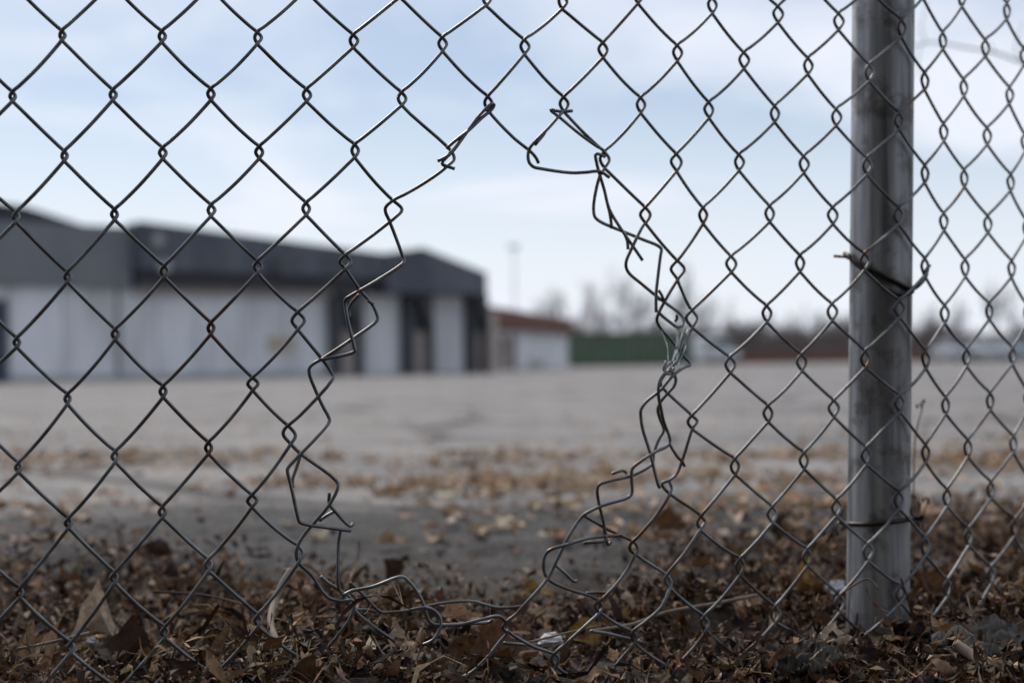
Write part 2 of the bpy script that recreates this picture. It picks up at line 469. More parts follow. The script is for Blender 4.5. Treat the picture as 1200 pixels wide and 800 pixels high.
M['ochre_mark'] = noise_mat('faded_ochre_board', (0.42, 0.34, 0.22), (0.55, 0.48, 0.38), 2, .85)
M['blue_door'] = noise_mat('dark_blue_steel_door', (0.025, 0.035, 0.06), (0.04, 0.05, 0.08), 1.5, .5)
M['roof_red'] = noise_mat('rust_brown_roof_sheets', (0.13, 0.065, 0.05), (0.19, 0.095, 0.07), 2, .8)
M['green_steel'] = noise_mat('dull_green_container_paint', (0.062, 0.095, 0.058), (0.085, 0.12, 0.078), .8, .6)
M['green_frame'] = noise_mat('dark_green_frame_paint', (0.02, 0.045, 0.025), (0.03, 0.06, 0.035), 2, .6)
M['galv'] = noise_mat('grey_galvanised_metal', (0.30, 0.31, 0.32), (0.42, 0.43, 0.44), 3, .5, metal=.5)
M['lens'] = noise_mat('pale_lamp_lens', (0.55, 0.6, 0.6), (0.65, 0.7, 0.7), 3, .3)
M['bark'] = noise_mat('grey_brown_bark', (0.12, 0.106, 0.104), (0.19, 0.172, 0.17), 3, .9)
M['brush'] = noise_mat('brown_bare_brush', (0.085, 0.068, 0.062), (0.15, 0.12, 0.11), .3, .95)
M['brick'] = noise_mat('red_brown_brick', (0.14, 0.065, 0.05), (0.20, 0.10, 0.08), 4, .9)
M['coping'] = noise_mat('weathered_coping', (0.17, 0.12, 0.10), (0.22, 0.16, 0.14), 2, .9)
M['car_silver'] = noise_mat('silver_car_paint', (0.42, 0.44, 0.48), (0.46, 0.48, 0.52), 1, .3, metal=.3)
M['car_white'] = noise_mat('white_car_paint', (0.45, 0.47, 0.49), (0.52, 0.54, 0.56), 1, .35)
M['car_blue'] = noise_mat('pale_blue_car_paint', (0.34, 0.40, 0.48), (0.38, 0.44, 0.52), 1, .3, metal=.3)
M['glass'] = noise_mat('dark_car_glass', (0.02, 0.025, 0.03), (0.035, 0.04, 0.045), 1, .08)
M['tyre'] = noise_mat('black_tyre_rubber', (0.015, 0.015, 0.016), (0.03, 0.03, 0.03), 8, .9)
M['paper'] = noise_mat('dirty_white_paper', (0.62, 0.61, 0.61), (0.80, 0.80, 0.82), 60, .8, bump=.4)
M['bark_chip'] = noise_mat('grey_weathered_bark_slab', (0.05, 0.043, 0.038), (0.17, 0.152, 0.138), 45, .9, bump=1.0, stretch=(1, 3, 1))
M['stem'] = noise_mat('pale_dry_stem', (0.17, 0.13, 0.10), (0.33, 0.27, 0.22), 50, .8)
M['root'] = noise_mat('tan_dry_root', (0.22, 0.165, 0.125), (0.36, 0.28, 0.22), 50, .8)
M['weed'] = noise_mat('dark_dry_weed', (0.06, 0.045, 0.035), (0.14, 0.10, 0.08), 90, .9)
LEAFC = {'tan': (0.40, 0.27, 0.17), 'brown': (0.15, 0.08, 0.042), 'dark': (0.06, 0.034, 0.022), 'pale': (0.56, 0.45, 0.36), 'ochre': (0.30, 0.19, 0.065), 'orange': (0.50, 0.29, 0.16)}
for k, c in LEAFC.items():
    M['leaf_' + k] = leaf_material('dry_leaf_' + k, c)
m, nt_, b_ = mat_new('clear_plastic_film')
b_.inputs['Base Color'].default_value = (0.75, 0.82, 0.8, 1); b_.inputs['Roughness'].default_value = .25
b_.inputs['Transmission Weight'].default_value = 0.75; b_.inputs['IOR'].default_value = 1.2
n_ = nt_.nodes.new('ShaderNodeTexNoise'); n_.inputs['Scale'].default_value = 300
bp_ = nt_.nodes.new('ShaderNodeBump'); bp_.inputs['Strength'].default_value = .3; bp_.inputs['Distance'].default_value = .0005
nt_.links.new(n_.outputs['Fac'], bp_.inputs['Height']); nt_.links.new(bp_.outputs[0], b_.inputs['Normal'])
M['film'] = m

# ------------------------------------------------------------------ ground
def graded(lo, hi, step, far, grow=1.18):
    a = list(np.arange(lo, hi, step))
    s = step; x = a[-1]
    while x < far:
        s *= grow; x += s; a.append(x)
    s = step; x = a[0]; pre = []
    while x > -far:
        s *= grow; x -= s; pre.append(x)
    return np.array(pre[::-1] + a)
gx = graded(-1.6, 2.0, 0.016, 4000)
gy = graded(0.3, 2.6, 0.014, 4000)
X, Y = np.meshgrid(gx, gy, indexing='ij')
Z = ground_z(X, Y)
nx, ny = X.shape
idx = np.arange(nx * ny).reshape(nx, ny)
fq = np.stack([idx[:-1, :-1], idx[1:, :-1], idx[1:, 1:], idx[:-1, 1:]], -1).reshape(-1, 4)
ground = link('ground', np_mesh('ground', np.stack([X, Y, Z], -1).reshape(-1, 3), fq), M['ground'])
tag(ground, 'pale worn asphalt lot turning to soil with painted-in shade at the fence', kind='structure')
GZ = -0.19                                   # level of the far lot

# ------------------------------------------------------------------ long warehouse
A = at(150, 430, 44.0); B = at(560, 425, 52.0)
FD = Vector((B.x - A.x, B.y - A.y, 0)).normalized()          # along the facade
FN = Vector((FD.y, -FD.x, 0))                                # towards the lot
def fs(px):
    """distance along the facade where photo column px meets it"""
    d = ray(px, 424)
    # solve CAM + d*t = A + FD*s  in the plane
    det = d.x * (-FD.y) - d.y * (-FD.x)
    rx, ry = A.x - CAM_POS.x, A.y - CAM_POS.y
    t = (rx * (-FD.y) - ry * (-FD.x)) / det
    p = CAM_POS + d * t
    return (Vector((p.x, p.y, 0)) - Vector((A.x, A.y, 0))).dot(FD)
def fz(px, py):
    d0 = ray(px, 424); det = d0.x * (-FD.y) - d0.y * (-FD.x)
    rx, ry = A.x, A.y
    t = (rx * (-FD.y) - ry * (-FD.x)) / det
    yy = d0.y * t
    return at(px, py, yy).z
wh = empty('warehouse', (A.x, A.y, GZ), math.atan2(FD.y, FD.x))
tag(wh, 'long low warehouse with charcoal fascia and white loading doors beyond the lot', 'warehouse')
# local frame: x along facade, y into the building, z up from the lot
zl = lambda px, py: fz(px, py) - GZ
ZW = 2.70 - GZ                               # top of the wall, underside of the fascia
def wbox(name, p0, p1, z0, z1, y0, y1, mat, parent=wh, bevel=0.0):
    return MB().box(fs(p0), fs(p1), y0, y1, z0, z1).build(name, mat, parent, bevel=bevel)
sL = fs(-420)
# body behind the cladding
MB().box(sL, fs(566), 0.25, 16, -0.2, ZW + .6).build('wall', M['white_wall'], wh)
# wall panels with open joints, left block
ed = [-420, -330, -250, -170, -90, -12]
for a_, b_2 in zip(ed[:-1], ed[1:]):
    MB().box(fs(a_) + .02, fs(b_2) - .02, 0.08, 0.25, 0.0, ZW).build('panel', M['white_wall'], wh)
for a_, b_2 in ((12, 76), (76, 138)):
    MB().box(fs(a_) + .02, fs(b_2) - .02, 0.08, 0.25, 0.0, ZW).build('panel', M['white_wall'], wh)
bd = wbox('door', -10, 10, 0.02, 2.45, 0.12, 0.24, M['blue_door'])
MB().box(fs(6), fs(7), 0.06, 0.12, 1.0, 1.12).build('handle', M['galv'], bd)
wbox('lintel', -11, 11, 2.45, ZW, 0.08, 0.25, M['white_wall'])
wbox('downpipe', 139, 142, 0.0, ZW, -0.02, 0.10, M['galv'])
for a_, b_2 in ((142, 186), (186, 232), (232, 284), (284, 336), (336, 386)):
    MB().box(fs(a_) + .02, fs(b_2) - .02, 0.08, 0.25, 0.0, ZW).build('panel', M['white_wall'], wh)
wbox('plinth', 12, 386, 0.0, 0.2, 0.03, 0.08, M['galv'])
wbox('faded_sign', 314, 346, 0.85, 1.35, 0.05, 0.08, M['ochre_mark'])
def roller(p0, p1):
    d = MB()
    s0, s1 = fs(p0), fs(p1)
    rd = MB().box(s0, s1, 0.22, 0.27, 0.05, ZW - .02).build('roller_door', M['roller'], wh)
    n = 14; h = (ZW - .1) / n
    for i in range(n):
        MB().box(s0 + .03, s1 - .03, 0.15, 0.22, 0.05 + i * h + .012, 0.05 + (i + 1) * h - .012).build('slat', M['roller'], rd)
roller(424, 472)
roller(506, 547)
for p0, p1 in ((387, 423), (473, 505), (548, 568)):
    s0, s1 = fs(p0), fs(p1); w = s1 - s0
    MB().box(s0 + .01, s0 + w * .3, -0.25, 0.24, 0, ZW).build('pillar', M['pillar_dark'], wh)
    MB().box(s1 - w * .22, s1 - .01, -0.25, 0.24, 0, ZW).build('pillar', M['pillar_dark'], wh)
    MB().box(s0 + w * .3, s1 - w * .22, -0.02, 0.24, 0, 1.55).build('tan_panel', M['tan_panel'], wh)
    MB().box(s0 + w * .3, s1 - w * .22, 0.0, 0.24, 1.55, ZW).build('recess_panel', M['pillar_dark'], wh)
    MB().prism([(s0 + w * .25, ZW), (s1 - w * .2, ZW), (s1 - w * .2, 1.5), (s0 + w * .6, 2.0)], -0.5, -0.27).build('bracket', M['pillar_dark'], wh)
# tan stripes on the last bay
for k in range(3):
    q = fs(571 + 9 * k)
    MB().box(q, q + .35, -0.2 + k * 2.0, 0.1 + k * 2.0, 0, 2.3).build('screen_post', M['tan_panel'], wh)
# fascias: left block, main block, end pavilion
MB().prism([(sL, ZW), (fs(152), ZW), (fs(152), zl(150, 267)), (sL, zl(111, 265) + .05)], -0.25, 0.2).build('fascia', M['fascia_grey'], wh)
MB().prism([(sL, zl(111, 265) + .06), (fs(108), zl(108, 265)), (fs(34), zl(34, 241)), (fs(0), zl(0, 236)), (sL, zl(0, 236) + .8)], 0.2, 14).build('roof', M['roof_dark'], wh)
wbox('fascia_base', 157, 438, ZW - .02, ZW + .52, -0.45, 0.3, M['pillar_dark'])  # recessed band; the shadow gap's darkness is also put into its colour
fm = MB().prism([(fs(153), ZW + .5), (fs(444), ZW + .42), (fs(444), zl(442, 300)), (fs(153), zl(153, 262))], -0.9, 0.3).build('fascia', M['fascia_dark'], wh)
for k in range(9):
    q = fs(153) + (fs(444) - fs(153)) * (k + 1) / 10
    MB().box(q - .015, q + .015, -0.93, -0.9, ZW + .52, ZW + 1.15).build('rib', M['pillar_dark'], fm)
wbox('soffit_strip', 156, 386, ZW - .16, ZW - .03, -0.3, 0.05, M['tan_panel'])
MB().prism([(fs(153), ZW + 1.1), (fs(444), ZW + 1.0), (fs(444), zl(442, 302)), (fs(153), zl(153, 266))], 0.3, 15).build('roof', M['roof_dark'], wh)
MB().prism([(fs(438), ZW - .05), (fs(553), ZW - .05), (fs(553), zl(567, 322)), (fs(479), zl(491, 293)), (fs(438), zl(446, 300))], -1.0, 12).build('fascia', M['fascia_dark'], wh)
# wall lamp and a small round sign on the main fascia
lm = MB().box(fs(303), fs(313), -1.15, -0.9, ZW + .52, ZW + .95).build('wall_lamp', M['pillar_dark'], wh)
for px_, pz, sz in ((173, 1.42, .16), (180, .62, .2)):
    c = fs(px_)
    MB().prism([(c + sz * math.cos(t), ZW + pz + sz * math.sin(t)) for t in np.linspace(0, 2 * math.pi, 14, endpoint=False)], -0.97, -0.9).build('round_sign', M['galv'], wh)

# ------------------------------------------------------------------ low annex with rust-brown roof
def facing_frame(name, px0, px1, Y0, Y1, base):
    p0 = at(px0, 424, Y0); p1 = at(px1, 424, Y1)
    d = Vector((p1.x - p0.x, p1.y - p0.y, 0))
    e = empty(name, (p0.x, p0.y, base), math.atan2(d.y, d.x))
    return e, d.length
an, aw = facing_frame('annex', 572, 667, 68, 74, GZ)
tag(an, 'low white annex with rust-brown roof between warehouse and green container', 'building')
MB().box(0, aw - .25, 0.2, 9, -.1, 1.95).build('wall', M['white_wall'], an)
for a_, b_2 in ((.02, .17), (.2, .3)):
    MB().box(aw * a_, aw * b_2, 0.08, 0.2, 0, 1.6).build('tan_panel', M['tan_panel'], an)
MB().box(aw * .17, aw * .2, 0.02, 0.2, 0, 1.7).build('pillar', M['pillar_dark'], an)
MB().box(aw * .3, aw * .335, 0.02, 0.2, 0, 1.7).build('pillar', M['pillar_dark'], an)
for k in range(4):
    a_ = .34 + .165 * k
    MB().box(aw * a_, aw * (a_ + .158), 0.1, 0.2, 0.05, 1.6).build('panel', M['roller'], an)
MB().box(aw * .5, aw * .68, 0.04, 0.1, 0.05, .5).build('wall_box', M['galv'], an)
MB().prism([(-.6, 2.08), (aw - .1, 1.88), (aw - .1, 2.56), (-.6, 3.1)], -0.35, 9.3).build('roof', M['roof_red'], an)

# ------------------------------------------------------------------ green container
gc, gw = facing_frame('green_container', 668, 812, 100, 101, GZ)
tag(gc, 'dull green steel container standing past the annex at the lot edge', 'container')
H_ = 2.38
pts = []
xs = np.arange(0.25, gw - .25, .14)
corr = MB(); k = 0
poly = [(0.2, 0)]
for i, x in enumerate(xs):
    poly.append((x, 0.02 if i % 4 in (0, 1) else 0.07))
poly.append((gw - .2, 0))
for (x0, y0), (x1, y1) in zip(poly[:-1], poly[1:]):
    b0 = len(corr.v)
    corr.v += [(x0, y0, .15), (x1, y1, .15), (x1, y1, H_ - .12), (x0, y0, H_ - .12)]
    corr.f.append((b0, b0 + 1, b0 + 2, b0 + 3))
b0 = len(corr.v)
corr.box(.1, gw - .1, .1, 2.3, .15, H_ - .05)
corr.build('body', M['green_steel'], gc)
for x in (0, gw - .2):
    MB().box(x, x + .2, -.04, .16, 0, H_).build('corner_post', M['green_frame'], gc)
MB().box(.2, gw - .2, -.02, .14, H_ - .12, H_).build('top_rail', M['green_frame'], gc)
MB().box(.2, gw - .2, -.02, .14, 0, .15).build('bottom_rail', M['green_frame'], gc)

# ------------------------------------------------------------------ lamp post far behind
p = at(604, 424, 130)
lp = empty('lamp_post', (p.x, p.y, GZ))
tag(lp, 'thin tall lamp post with pale head rising behind the annex roof', 'lamp post')
hh = at(604, 292, 130).z - GZ
MB().tube([(0, 0, 0), (0, 0, hh * .5), (0, 0, hh)], np.array([.085, .07, .05]), 8).build('pole', M['galv'], lp)
MB().box(-.5, .5, -.2, .2, hh, hh + .4).build('lamp_head', M['lens'], lp, bevel=.06)
MB().box(-.35, .35, -.23, -.2, hh + .06, hh + .32).build('lens', M['lens'], lp)

# ------------------------------------------------------------------ bare trees
def tree_meshes(seed, height, spread=1.0):
    rs = random.Random(seed)
    trunk = []; twigs = []
    def grow(p, d, ln, r, lv):
        pts = [p.copy()]; q = p.copy(); dd = d.copy()
        n = 4
        for i in range(n):
            dd = (dd + Vector((rs.uniform(-.16, .16), rs.uniform(-.16, .16), rs.uniform(-.02, .12)))).normalized()
            q = q + dd * ln / n
            pts.append(q.copy())
        (trunk if lv == 0 else twigs).append((pts, r, r * .55 if lv else r * .5))
        if lv >= 4: return
        nb = (7, 5, 4, 3)[lv]
        for i in range(nb):
            t = rs.uniform(.35, 1.0) if lv == 0 else rs.uniform(.25, 1.0)
            k = min(int(t * n), n - 1); f = t * n - k
            bp = pts[k].lerp(pts[k + 1], f)
            ang = rs.uniform(0, 2 * math.pi); tilt = rs.uniform(.35, .85) * spread
            ax = d.orthogonal().normalized()
            side = Matrix.Rotation(ang, 3, d) @ ax
            nd = (dd * math.cos(tilt) + side * math.sin(tilt) + Vector((0, 0, .15))).normalized()
            grow(bp, nd, ln * rs.uniform(.45, .68), r * (.5 if lv == 0 else .52), lv + 1)
    grow(Vector((0, 0, 0)), Vector((0, 0, 1)), height * .55, height * .018, 0)
    out = []
    for lst in (trunk, twigs):
        VV, FF = [], []; b = 0
        for pts, r0, r1 in lst:
            r0 = max(r0, .022); r1 = max(r1, .013)
            n = len(pts)
            v, f = tube_arrays(np.array([tuple(q) for q in pts]), np.linspace(r0, r1, n), 6 if lst is trunk else 3, False)
            VV.append(v); FF += [tuple(b + i for i in q) for q in f]; b += len(v)
        out.append(np_mesh('tree', np.vstack(VV), np.array(FF)))
    return out
protos = [tree_meshes(s, 10.0, sp) for s, sp in ((3, 1.0), (11, .8), (23, 1.15), (31, .9))]
def tree(px, top_py, Y, k, label, sx=.72, group='bare trees beyond the far edge of the lot'):
    p = at(px, 424, Y)
    h = at(px, top_py, Y).z - GZ
    # proto height measured
    tm, cm = protos[k % len(protos)]
    hz = max(v.co.z for v in cm.vertices)
    e = empty('bare_tree', (p.x, p.y, GZ), random.uniform(0, 6.28))
    s = h / hz
    e.scale = (s * sx, s * sx, s)
    tag(e, label, 'tree', group)
    link('trunk', tm, M['bark'], e)
    link('crown', cm, M['bark'], e)
    return e
tree(652, 328, 150, 0, 'small bare tree standing just right of the annex roof end')
tree(701, 308, 155, 1, 'tall bare tree above the left half of the green container')
tree(725, 334, 165, 2, 'slender bare tree second from left above the green container')
tree(744, 316, 150, 3, 'bare tree above the middle of the green container')
tree(800, 300, 150, 2, 'wide bare tree above the right end of the green container')
tree(826, 336, 165, 0, 'bare tree directly right of the green container')
tree(935, 352, 190, 1, 'hazy bare tree above the red-brown wall left of the post')
tree(893, 360, 185, 3, 'low bare tree above the white van and brick wall')
tree(1098, 352, 185, 2, 'bare tree just right of the steel post', 1.1)
tree(1164, 322, 170, 0, 'tallest bare tree right of the steel post behind the parked cars')
tree(1195, 350, 180, 1, 'bare tree at the right edge behind the parked cars', 1.1)
tree(1250, 330, 175, 3, 'bare tree past the parked cars, beyond the right edge')
tree(676, 350, 175, 3, 'thin bare tree between the annex roof end and the tall bare tree', .6)
tree(771, 326, 170, 1, 'thin bare tree second from right above the green container', .55)
tree(858, 346, 180, 2, 'thin bare tree behind the white van', .6)
tree(965, 356, 190, 0, 'thin bare tree just left of the steel post', .6)
tree(1128, 344, 180, 3, 'thin bare tree behind the silver car', .6)
tree(610, 372, 190, 2, 'low bare tree behind the annex roof beside the lamp post')

# far thicket of bare brush, one mass
def thicket(name, p0, p1, Y0, Y1, top0, top1, n, seed, label, wid=.07):
    rs = np.random.default_rng(seed)
    V, Fc = [], []; b = 0
    for i in range(n):
        px = rs.uniform(p0, p1); Yd = rs.uniform(Y0, Y1)
        base = at(px, 424, Yd)
        tp = top0 + (top1 - top0) * vnoise(np.array(px / 34.0), np.array(seed * 3.7)) + rs.uniform(-4, 10)
        h = max(at(px, float(tp), Yd).z - GZ, .6) * rs.uniform(.55, 1.0)
        lean = rs.uniform(-.25, .25, 2) * h
        w = wid * rs.uniform(.5, 1.4)
        a = rs.uniform(0, 3.14)
        P = np.array([[base.x, base.y, GZ - .2], [base.x + lean[0] * .4, base.y + lean[1] * .4, GZ + h * .5], [base.x + lean[0], base.y + lean[1], GZ + h]])
        v, f = tube_arrays(P, np.array([w, w * .7, w * .25]), 3, False)
        V.append(v); Fc += [tuple(b + q for q in ff) for ff in f]; b += len(v)
        for j in range(3):
            t = rs.uniform(.3, .95); o = P[0] + (P[2] - P[0]) * t
            e = o + np.array([rs.uniform(-.35, .35) * h, rs.uniform(-.2, .2) * h, rs.uniform(.1, .35) * h])
            v, f = tube_arrays(np.array([o, (o + e) / 2 + [0, 0, .03], e]), np.array([w * .5, w * .4, w * .2]), 3, False)
            V.append(v); Fc += [tuple(b + q for q in ff) for ff in f]; b += len(v)
    o = link(name, np_mesh(name, np.vstack(V), np.array(Fc)), M['brush'])
    tag(o, label, kind='stuff')
thicket('brush', 560, 1330, 150, 170, 392, 402, 4200, 2, 'brown mass of bare brush along the far edge of the lot', .09)
thicket('woodland', 540, 1380, 230, 300, 366, 392, 3800, 5, 'far hazy line of leafless woodland on the horizon', .12)

# ------------------------------------------------------------------ low brick wall
bw, bl = facing_frame('brick_wall', 862, 1112, 112, 113, GZ)
tag(bw, 'low red-brown brick wall running behind the steel post at the lot edge', 'wall')
MB().box(0, bl, 0.05, .3, -.1, .78).build('core', M['brick'], bw)
bm_me = MB().box(-.46, .46, -.03, .05, -.085, .085)
proto_me = py_mesh('brick', bm_me.v, bm_me.f); proto_me.materials.append(M['brick'])
for r_ in range(4):
    n = int(bl // 1.0)
    for i in range(n):
        o = link('brick', proto_me, None, bw)
        o.location = (.5 + i * 1.0 + (.35 if r_ % 2 else 0), 0.0, .1 + r_ * .19)
MB().box(-.05, bl + .5, -.08, .36, .78, .9).build('coping', M['coping'], bw)

# ------------------------------------------------------------------ parked vehicles
def car(px, Y, rz, mat, label, van=False, name='parked_car'):
    p = at(px, 424, Y)
    e = empty(name, (p.x, p.y, GZ), rz)
    tag(e, label, 'van' if van else 'car', 'vehicles parked along the far edge of the lot')
    L, W = (5.0, 1.95) if van else (4.3, 1.76)
    if van:
        prof = [(-2.5, .35), (2.35, .35), (2.5, .55), (2.48, .95), (1.75, 1.12), (1.25, 1.9), (1.0, 2.05), (-2.4, 2.05), (-2.5, 1.9)]
    else:
        prof = [(-2.12, .35), (2.05, .35), (2.15, .5), (2.12, .72), (1.95, .82), (1.0, .95), (.35, 1.38), (.1, 1.44), (-1.1, 1.43), (-1.75, 1.02), (-2.1, .95), (-2.15, .6)]
    # body: tapering cross-sections so that the cabin leans in
    V, Fc = [], []
    rows = [(-1, .96), (-.86, 1.0), (.86, 1.0), (1, .96)]
    n = len(prof)
    for sy, sc in rows:
        for x, z in prof:
            tum = 1.0 - max(0, z - .9) * .22
            V.append((x * (1 if abs(sy) < .9 else .985), sy * W / 2 * tum, .35 + (z - .35) * sc))
    for j in range(3):
        for i in range(n):
            i2 = (i + 1) % n
            Fc.append((j * n + i, j * n + i2, (j + 1) * n + i2, (j + 1) * n + i))
    Fc.append(tuple(reversed(range(n)))); Fc.append(tuple(3 * n + i for i in range(n)))
    body = link('body', py_mesh('body', V, Fc, False), mat, e)
    mod = body.modifiers.new('bevel', 'BEVEL'); mod.width = .05; mod.segments = 2; mod.limit_method = 'ANGLE'
    def pane(name, pts): 
        pts = [Vector(q) for q in pts]
        nrm = (pts[1] - pts[0]).cross(pts[2] - pts[0]).normalized()
        c_ = sum(pts, Vector()) / 4
        if nrm.dot(c_ - Vector((0, 0, .9))) < 0: nrm = -nrm
        v = [q + nrm * .012 for q in pts] + [q - nrm * .03 for q in pts]
        link(name, py_mesh(name, v, [(0, 1, 2, 3), (7, 6, 5, 4), (0, 4, 5, 1), (1, 5, 6, 2), (2, 6, 7, 3), (3, 7, 4, 0)]), M['glass'], e)
    if van:
        pane('windscreen', [(1.7, -.78, 1.2), (1.7, .78, 1.2), (1.28, .68, 1.85), (1.28, -.68, 1.85)])
        for sy in (-1, 1): pane('side_window', [(1.5, sy * .93, 1.2), (.6, sy * .93, 1.2), (.6, sy * .79, 1.8), (1.2, sy * .79, 1.8)])
        wx = (1.6, -1.6)
    else:
        pane('windscreen', [(.98, -.72, .98), (.98, .72, .98), (.38, .62, 1.36), (.38, -.62, 1.36)])
        pane('rear_window', [(-1.7, -.7, 1.07), (-1.7, .7, 1.07), (-1.16, .62, 1.4), (-1.16, -.62, 1.4)])
        for sy in (-1, 1):
            pane('side_window', [(.85, sy * .85, 1.0), (-.35, sy * .85, 1.0), (-.35, sy * .79, 1.34), (.3, sy * .79, 1.34)])
            pane('side_window', [(-.42, sy * .85, 1.0), (-1.5, sy * .85, 1.05), (-1.1, sy * .79, 1.34), (-.42, sy * .79, 1.34)])
        wx = (1.35, -1.35)
    for x in wx:
        for sy in (-1, 1):
            a = np.linspace(0, 2 * math.pi, 18, endpoint=False)
            yb = sy * (W / 2 - .2)
            ty = MB().prism([(x + .32 * math.cos(t), .32 + .32 * math.sin(t)) for t in a], min(yb, yb + sy * .21), max(yb, yb + sy * .21)).build('wheel', M['tyre'], e)
            yb = sy * (W / 2 + .01)
            MB().prism([(x + .19 * math.cos(t), .32 + .19 * math.sin(t)) for t in a], min(yb, yb + sy * .012), max(yb, yb + sy * .012)).build('rim', M['galv'], ty)
    xf = 2.46 if van else 2.08
    for sy in (-1, 1):
        MB().box(xf - .05, xf + .05, sy * .62 - .17, sy * .62 + .17, .62, .76).build('headlight', M['lens'], e, bevel=.02)
    MB().box(xf - .03, xf + .06, -.42, .42, .45, .6).build('grille', M['tyre'], e)
    MB().box(-L / 2, -L / 2 + .12, -W / 2 + .1, W / 2 - .1, .4, .56).build('rear_bumper', M['tyre'], e)
    return e
car(835, 104, R(-70), M['car_white'], 'white van parked between green container and brick wall', van=True, name='parked_van')
car(1120, 96, R(-82), M['car_silver'], 'silver car parked nearest the steel post, left of two others')
car(1156, 95, R(-88), M['car_white'], 'white car in the middle of three parked right of the post')
car(1194, 96, R(-84), M['car_blue'], 'pale blue car parked farthest right at the frame edge')

# ------------------------------------------------------------------ chain-link fence
FP0 = at(72, 424, 0.9126); FP1 = at(1053, 424, 1.1418)
D1 = Vector((FP1.x - FP0.x, FP1.y - FP0.y, 0)).normalized()
CORNER = Vector((FP1.x, FP1.y, 0)) + D1 * 0.008
D2 = Vector((1.0, 0.74, 0)).normalized()
N1 = Vector((D1.y, -D1.x, 0)); N2 = Vector((D2.y, -D2.x, 0))   # towards the camera side
def plane_hit(px, py, D, off):
    N = Vector((D.y, -D.x, 0))
    d = ray(px, py)
    t = ((CORNER + N * off) - CAM_POS).dot(N) / d.dot(N)
    return CAM_POS + d * t
def at_fence(px, py, off=0.0):
    """point on the fence seen at a photo pixel; off = metres in front of the mesh plane"""
    p = plane_hit(px, py, D1, off)
    if (p - CORNER).dot(D1) > 0:
        p = plane_hit(px, py, D2, off)
    return p
def to_sz(px, py):
    p = plane_hit(px, py, D1, 0); s = (p - CORNER).dot(D1)
    if s > 0:
        p = plane_hit(px, py, D2, 0); s = (p - CORNER).dot(D2)
    return (s, p.z)
def from_sz(s, z, off=0.0):
    if s <= 0: q = CORNER + D1 * s + N1 * off
    else: q = CORNER + D2 * s + N2 * off
    return (q.x, q.y, z)
WR = 0.00126                                # wire radius
TT = 0.0017                                 # half depth of the weave

KN = {  # knuckle positions read along each column, top to bottom (photo pixels)
 0: [(15, 113), (19, 254), (19.5, 401), (21.5, 547), (23, 694)],
 1: [(73, 41.5), (75.5, 182.5), (79, 324), (79, 467), (80, 612), (82.5, 758)],
 2: [(132.5, 111), (134.5, 251), (135, 391), (135, 534), (134, 676)],
 3: [(190, 42.5), (191, 179), (192.5, 317.5), (191, 458), (190, 599), (192.5, 740)],
 4: [(247.5, 110), (247.5, 246), (247, 384), (244, 524), (244, 661), (250, 797)],
 5: [(302, 44), (304, 178), (302, 312), (296, 449), (295, 586), (302, 726)],
 6: [(359.5, 111), (359, 244), (349, 375), (339.5, 510), (350, 648), (364, 785)],
 7: [(414.5, 47.5), (416, 176), (405, 306)],
 8: [(471, 115), (462, 245)],
 9: [(519, 51)],
 10: [(572, 120)],
 11: [(615, 54)],
 12: [(661, 121)],
 13: [(707, 57.5), (708.5, 186)],
 14: [(748, -6), (751, 122), (756.5, 251)],
 15: [(794, 61), (793, 189), (794, 315)],
 16: [(835, 5), (831, 127.5), (824, 251), (811, 372), (812, 493), (822, 611), (827, 727)],
 17: [(872, 69.5), (866, 189), (857, 308), (855.5, 426), (861, 545), (867, 662), (866, 778)],
 18: [(912, 15.5), (908, 132), (902, 249), (898.5, 366), (900, 483), (905, 601), (908, 718)],
 19: [(947, 76), (942, 191), (937.5, 307), (939.5, 423), (942, 538), (946, 651), (951, 762)],
 20: [(983, 24), (980, 136), (976, 251), (975, 364), (977, 477), (980, 593), (984, 705)],
 21: [(1019, 84), (1016, 193), (1013, 305), (1014, 419), (1015, 532), (1017, 645), (1014, 752)],
 22: [(1057, 31), (1054, 140), (1053, 251), (1054, 360), (1054.5, 471), (1053, 584), (1055, 694)],
 23: [(1084, 92.5), (1084, 201), (1084, 310), (1085, 418), (1084.5, 528), (1084, 637), (1081, 742)],
 24: [(1105, 45), (1106, 152), (1106, 257), (1107, 365), (1108, 472), (1109.5, 580), (1110, 686)],
 25: [(1127, -5), (1129.5, 100), (1130, 206), (1131, 311), (1132.5, 416), (1134, 522), (1135, 626)],
 26: [(1155, 54), (1157, 157), (1157.5, 260), (1159, 362), (1160, 467), (1161, 571), (1161, 671)],
 27: [(1180, 10), (1183, 109), (1184.5, 211), (1185.5, 312), (1186.5, 414), (1187.5, 517), (1189, 615)],
}
EYE = {(5, 3): (3.6, 4.4), (5, 4): (3.2, 4.2), (6, 2): (4.0, 6.0), (6, 3): (4.4, 6.2), (7, 2): (4.2, 5.0), (6, 4): (2.6, 5.2), (8, 1): (6.2, 6.2),
       (14, 2): (4.2, 6.0), (15, 2): (5.2, 7.2), (16, 3): (4.4, 6.6), (16, 4): (4.0, 6.0), (15, 1): (4.6, 6.6), (13, 1): (3.6, 6.2)}
class Kn:
    __slots__ = ('s', 'z', 'e', 'h')
    def __init__(self, s, z, e, h): self.s, self.z, self.e, self.h = s, z, e, h
def eye_size(px):
    t = min(max(px / 1084, 0), 1)
    return (1.45 + 2.9 * t) * .001, (3.0 + 4.0 * t) * .001
cols = {}
for c, lst in KN.items():
    out_ = []
    for i, (px, py) in enumerate(lst):
        s, z = to_sz(px, py)
        e, h = eye_size(px)
        if (c, i) in EYE: e, h = EYE[(c, i)][0] * .001, EYE[(c, i)][1] * .001
        out_.append(Kn(s, z, e, h))
    cols[c] = out_
VS = 0.0752                                  # vertical pitch of the mesh
TOPZ = 1.16
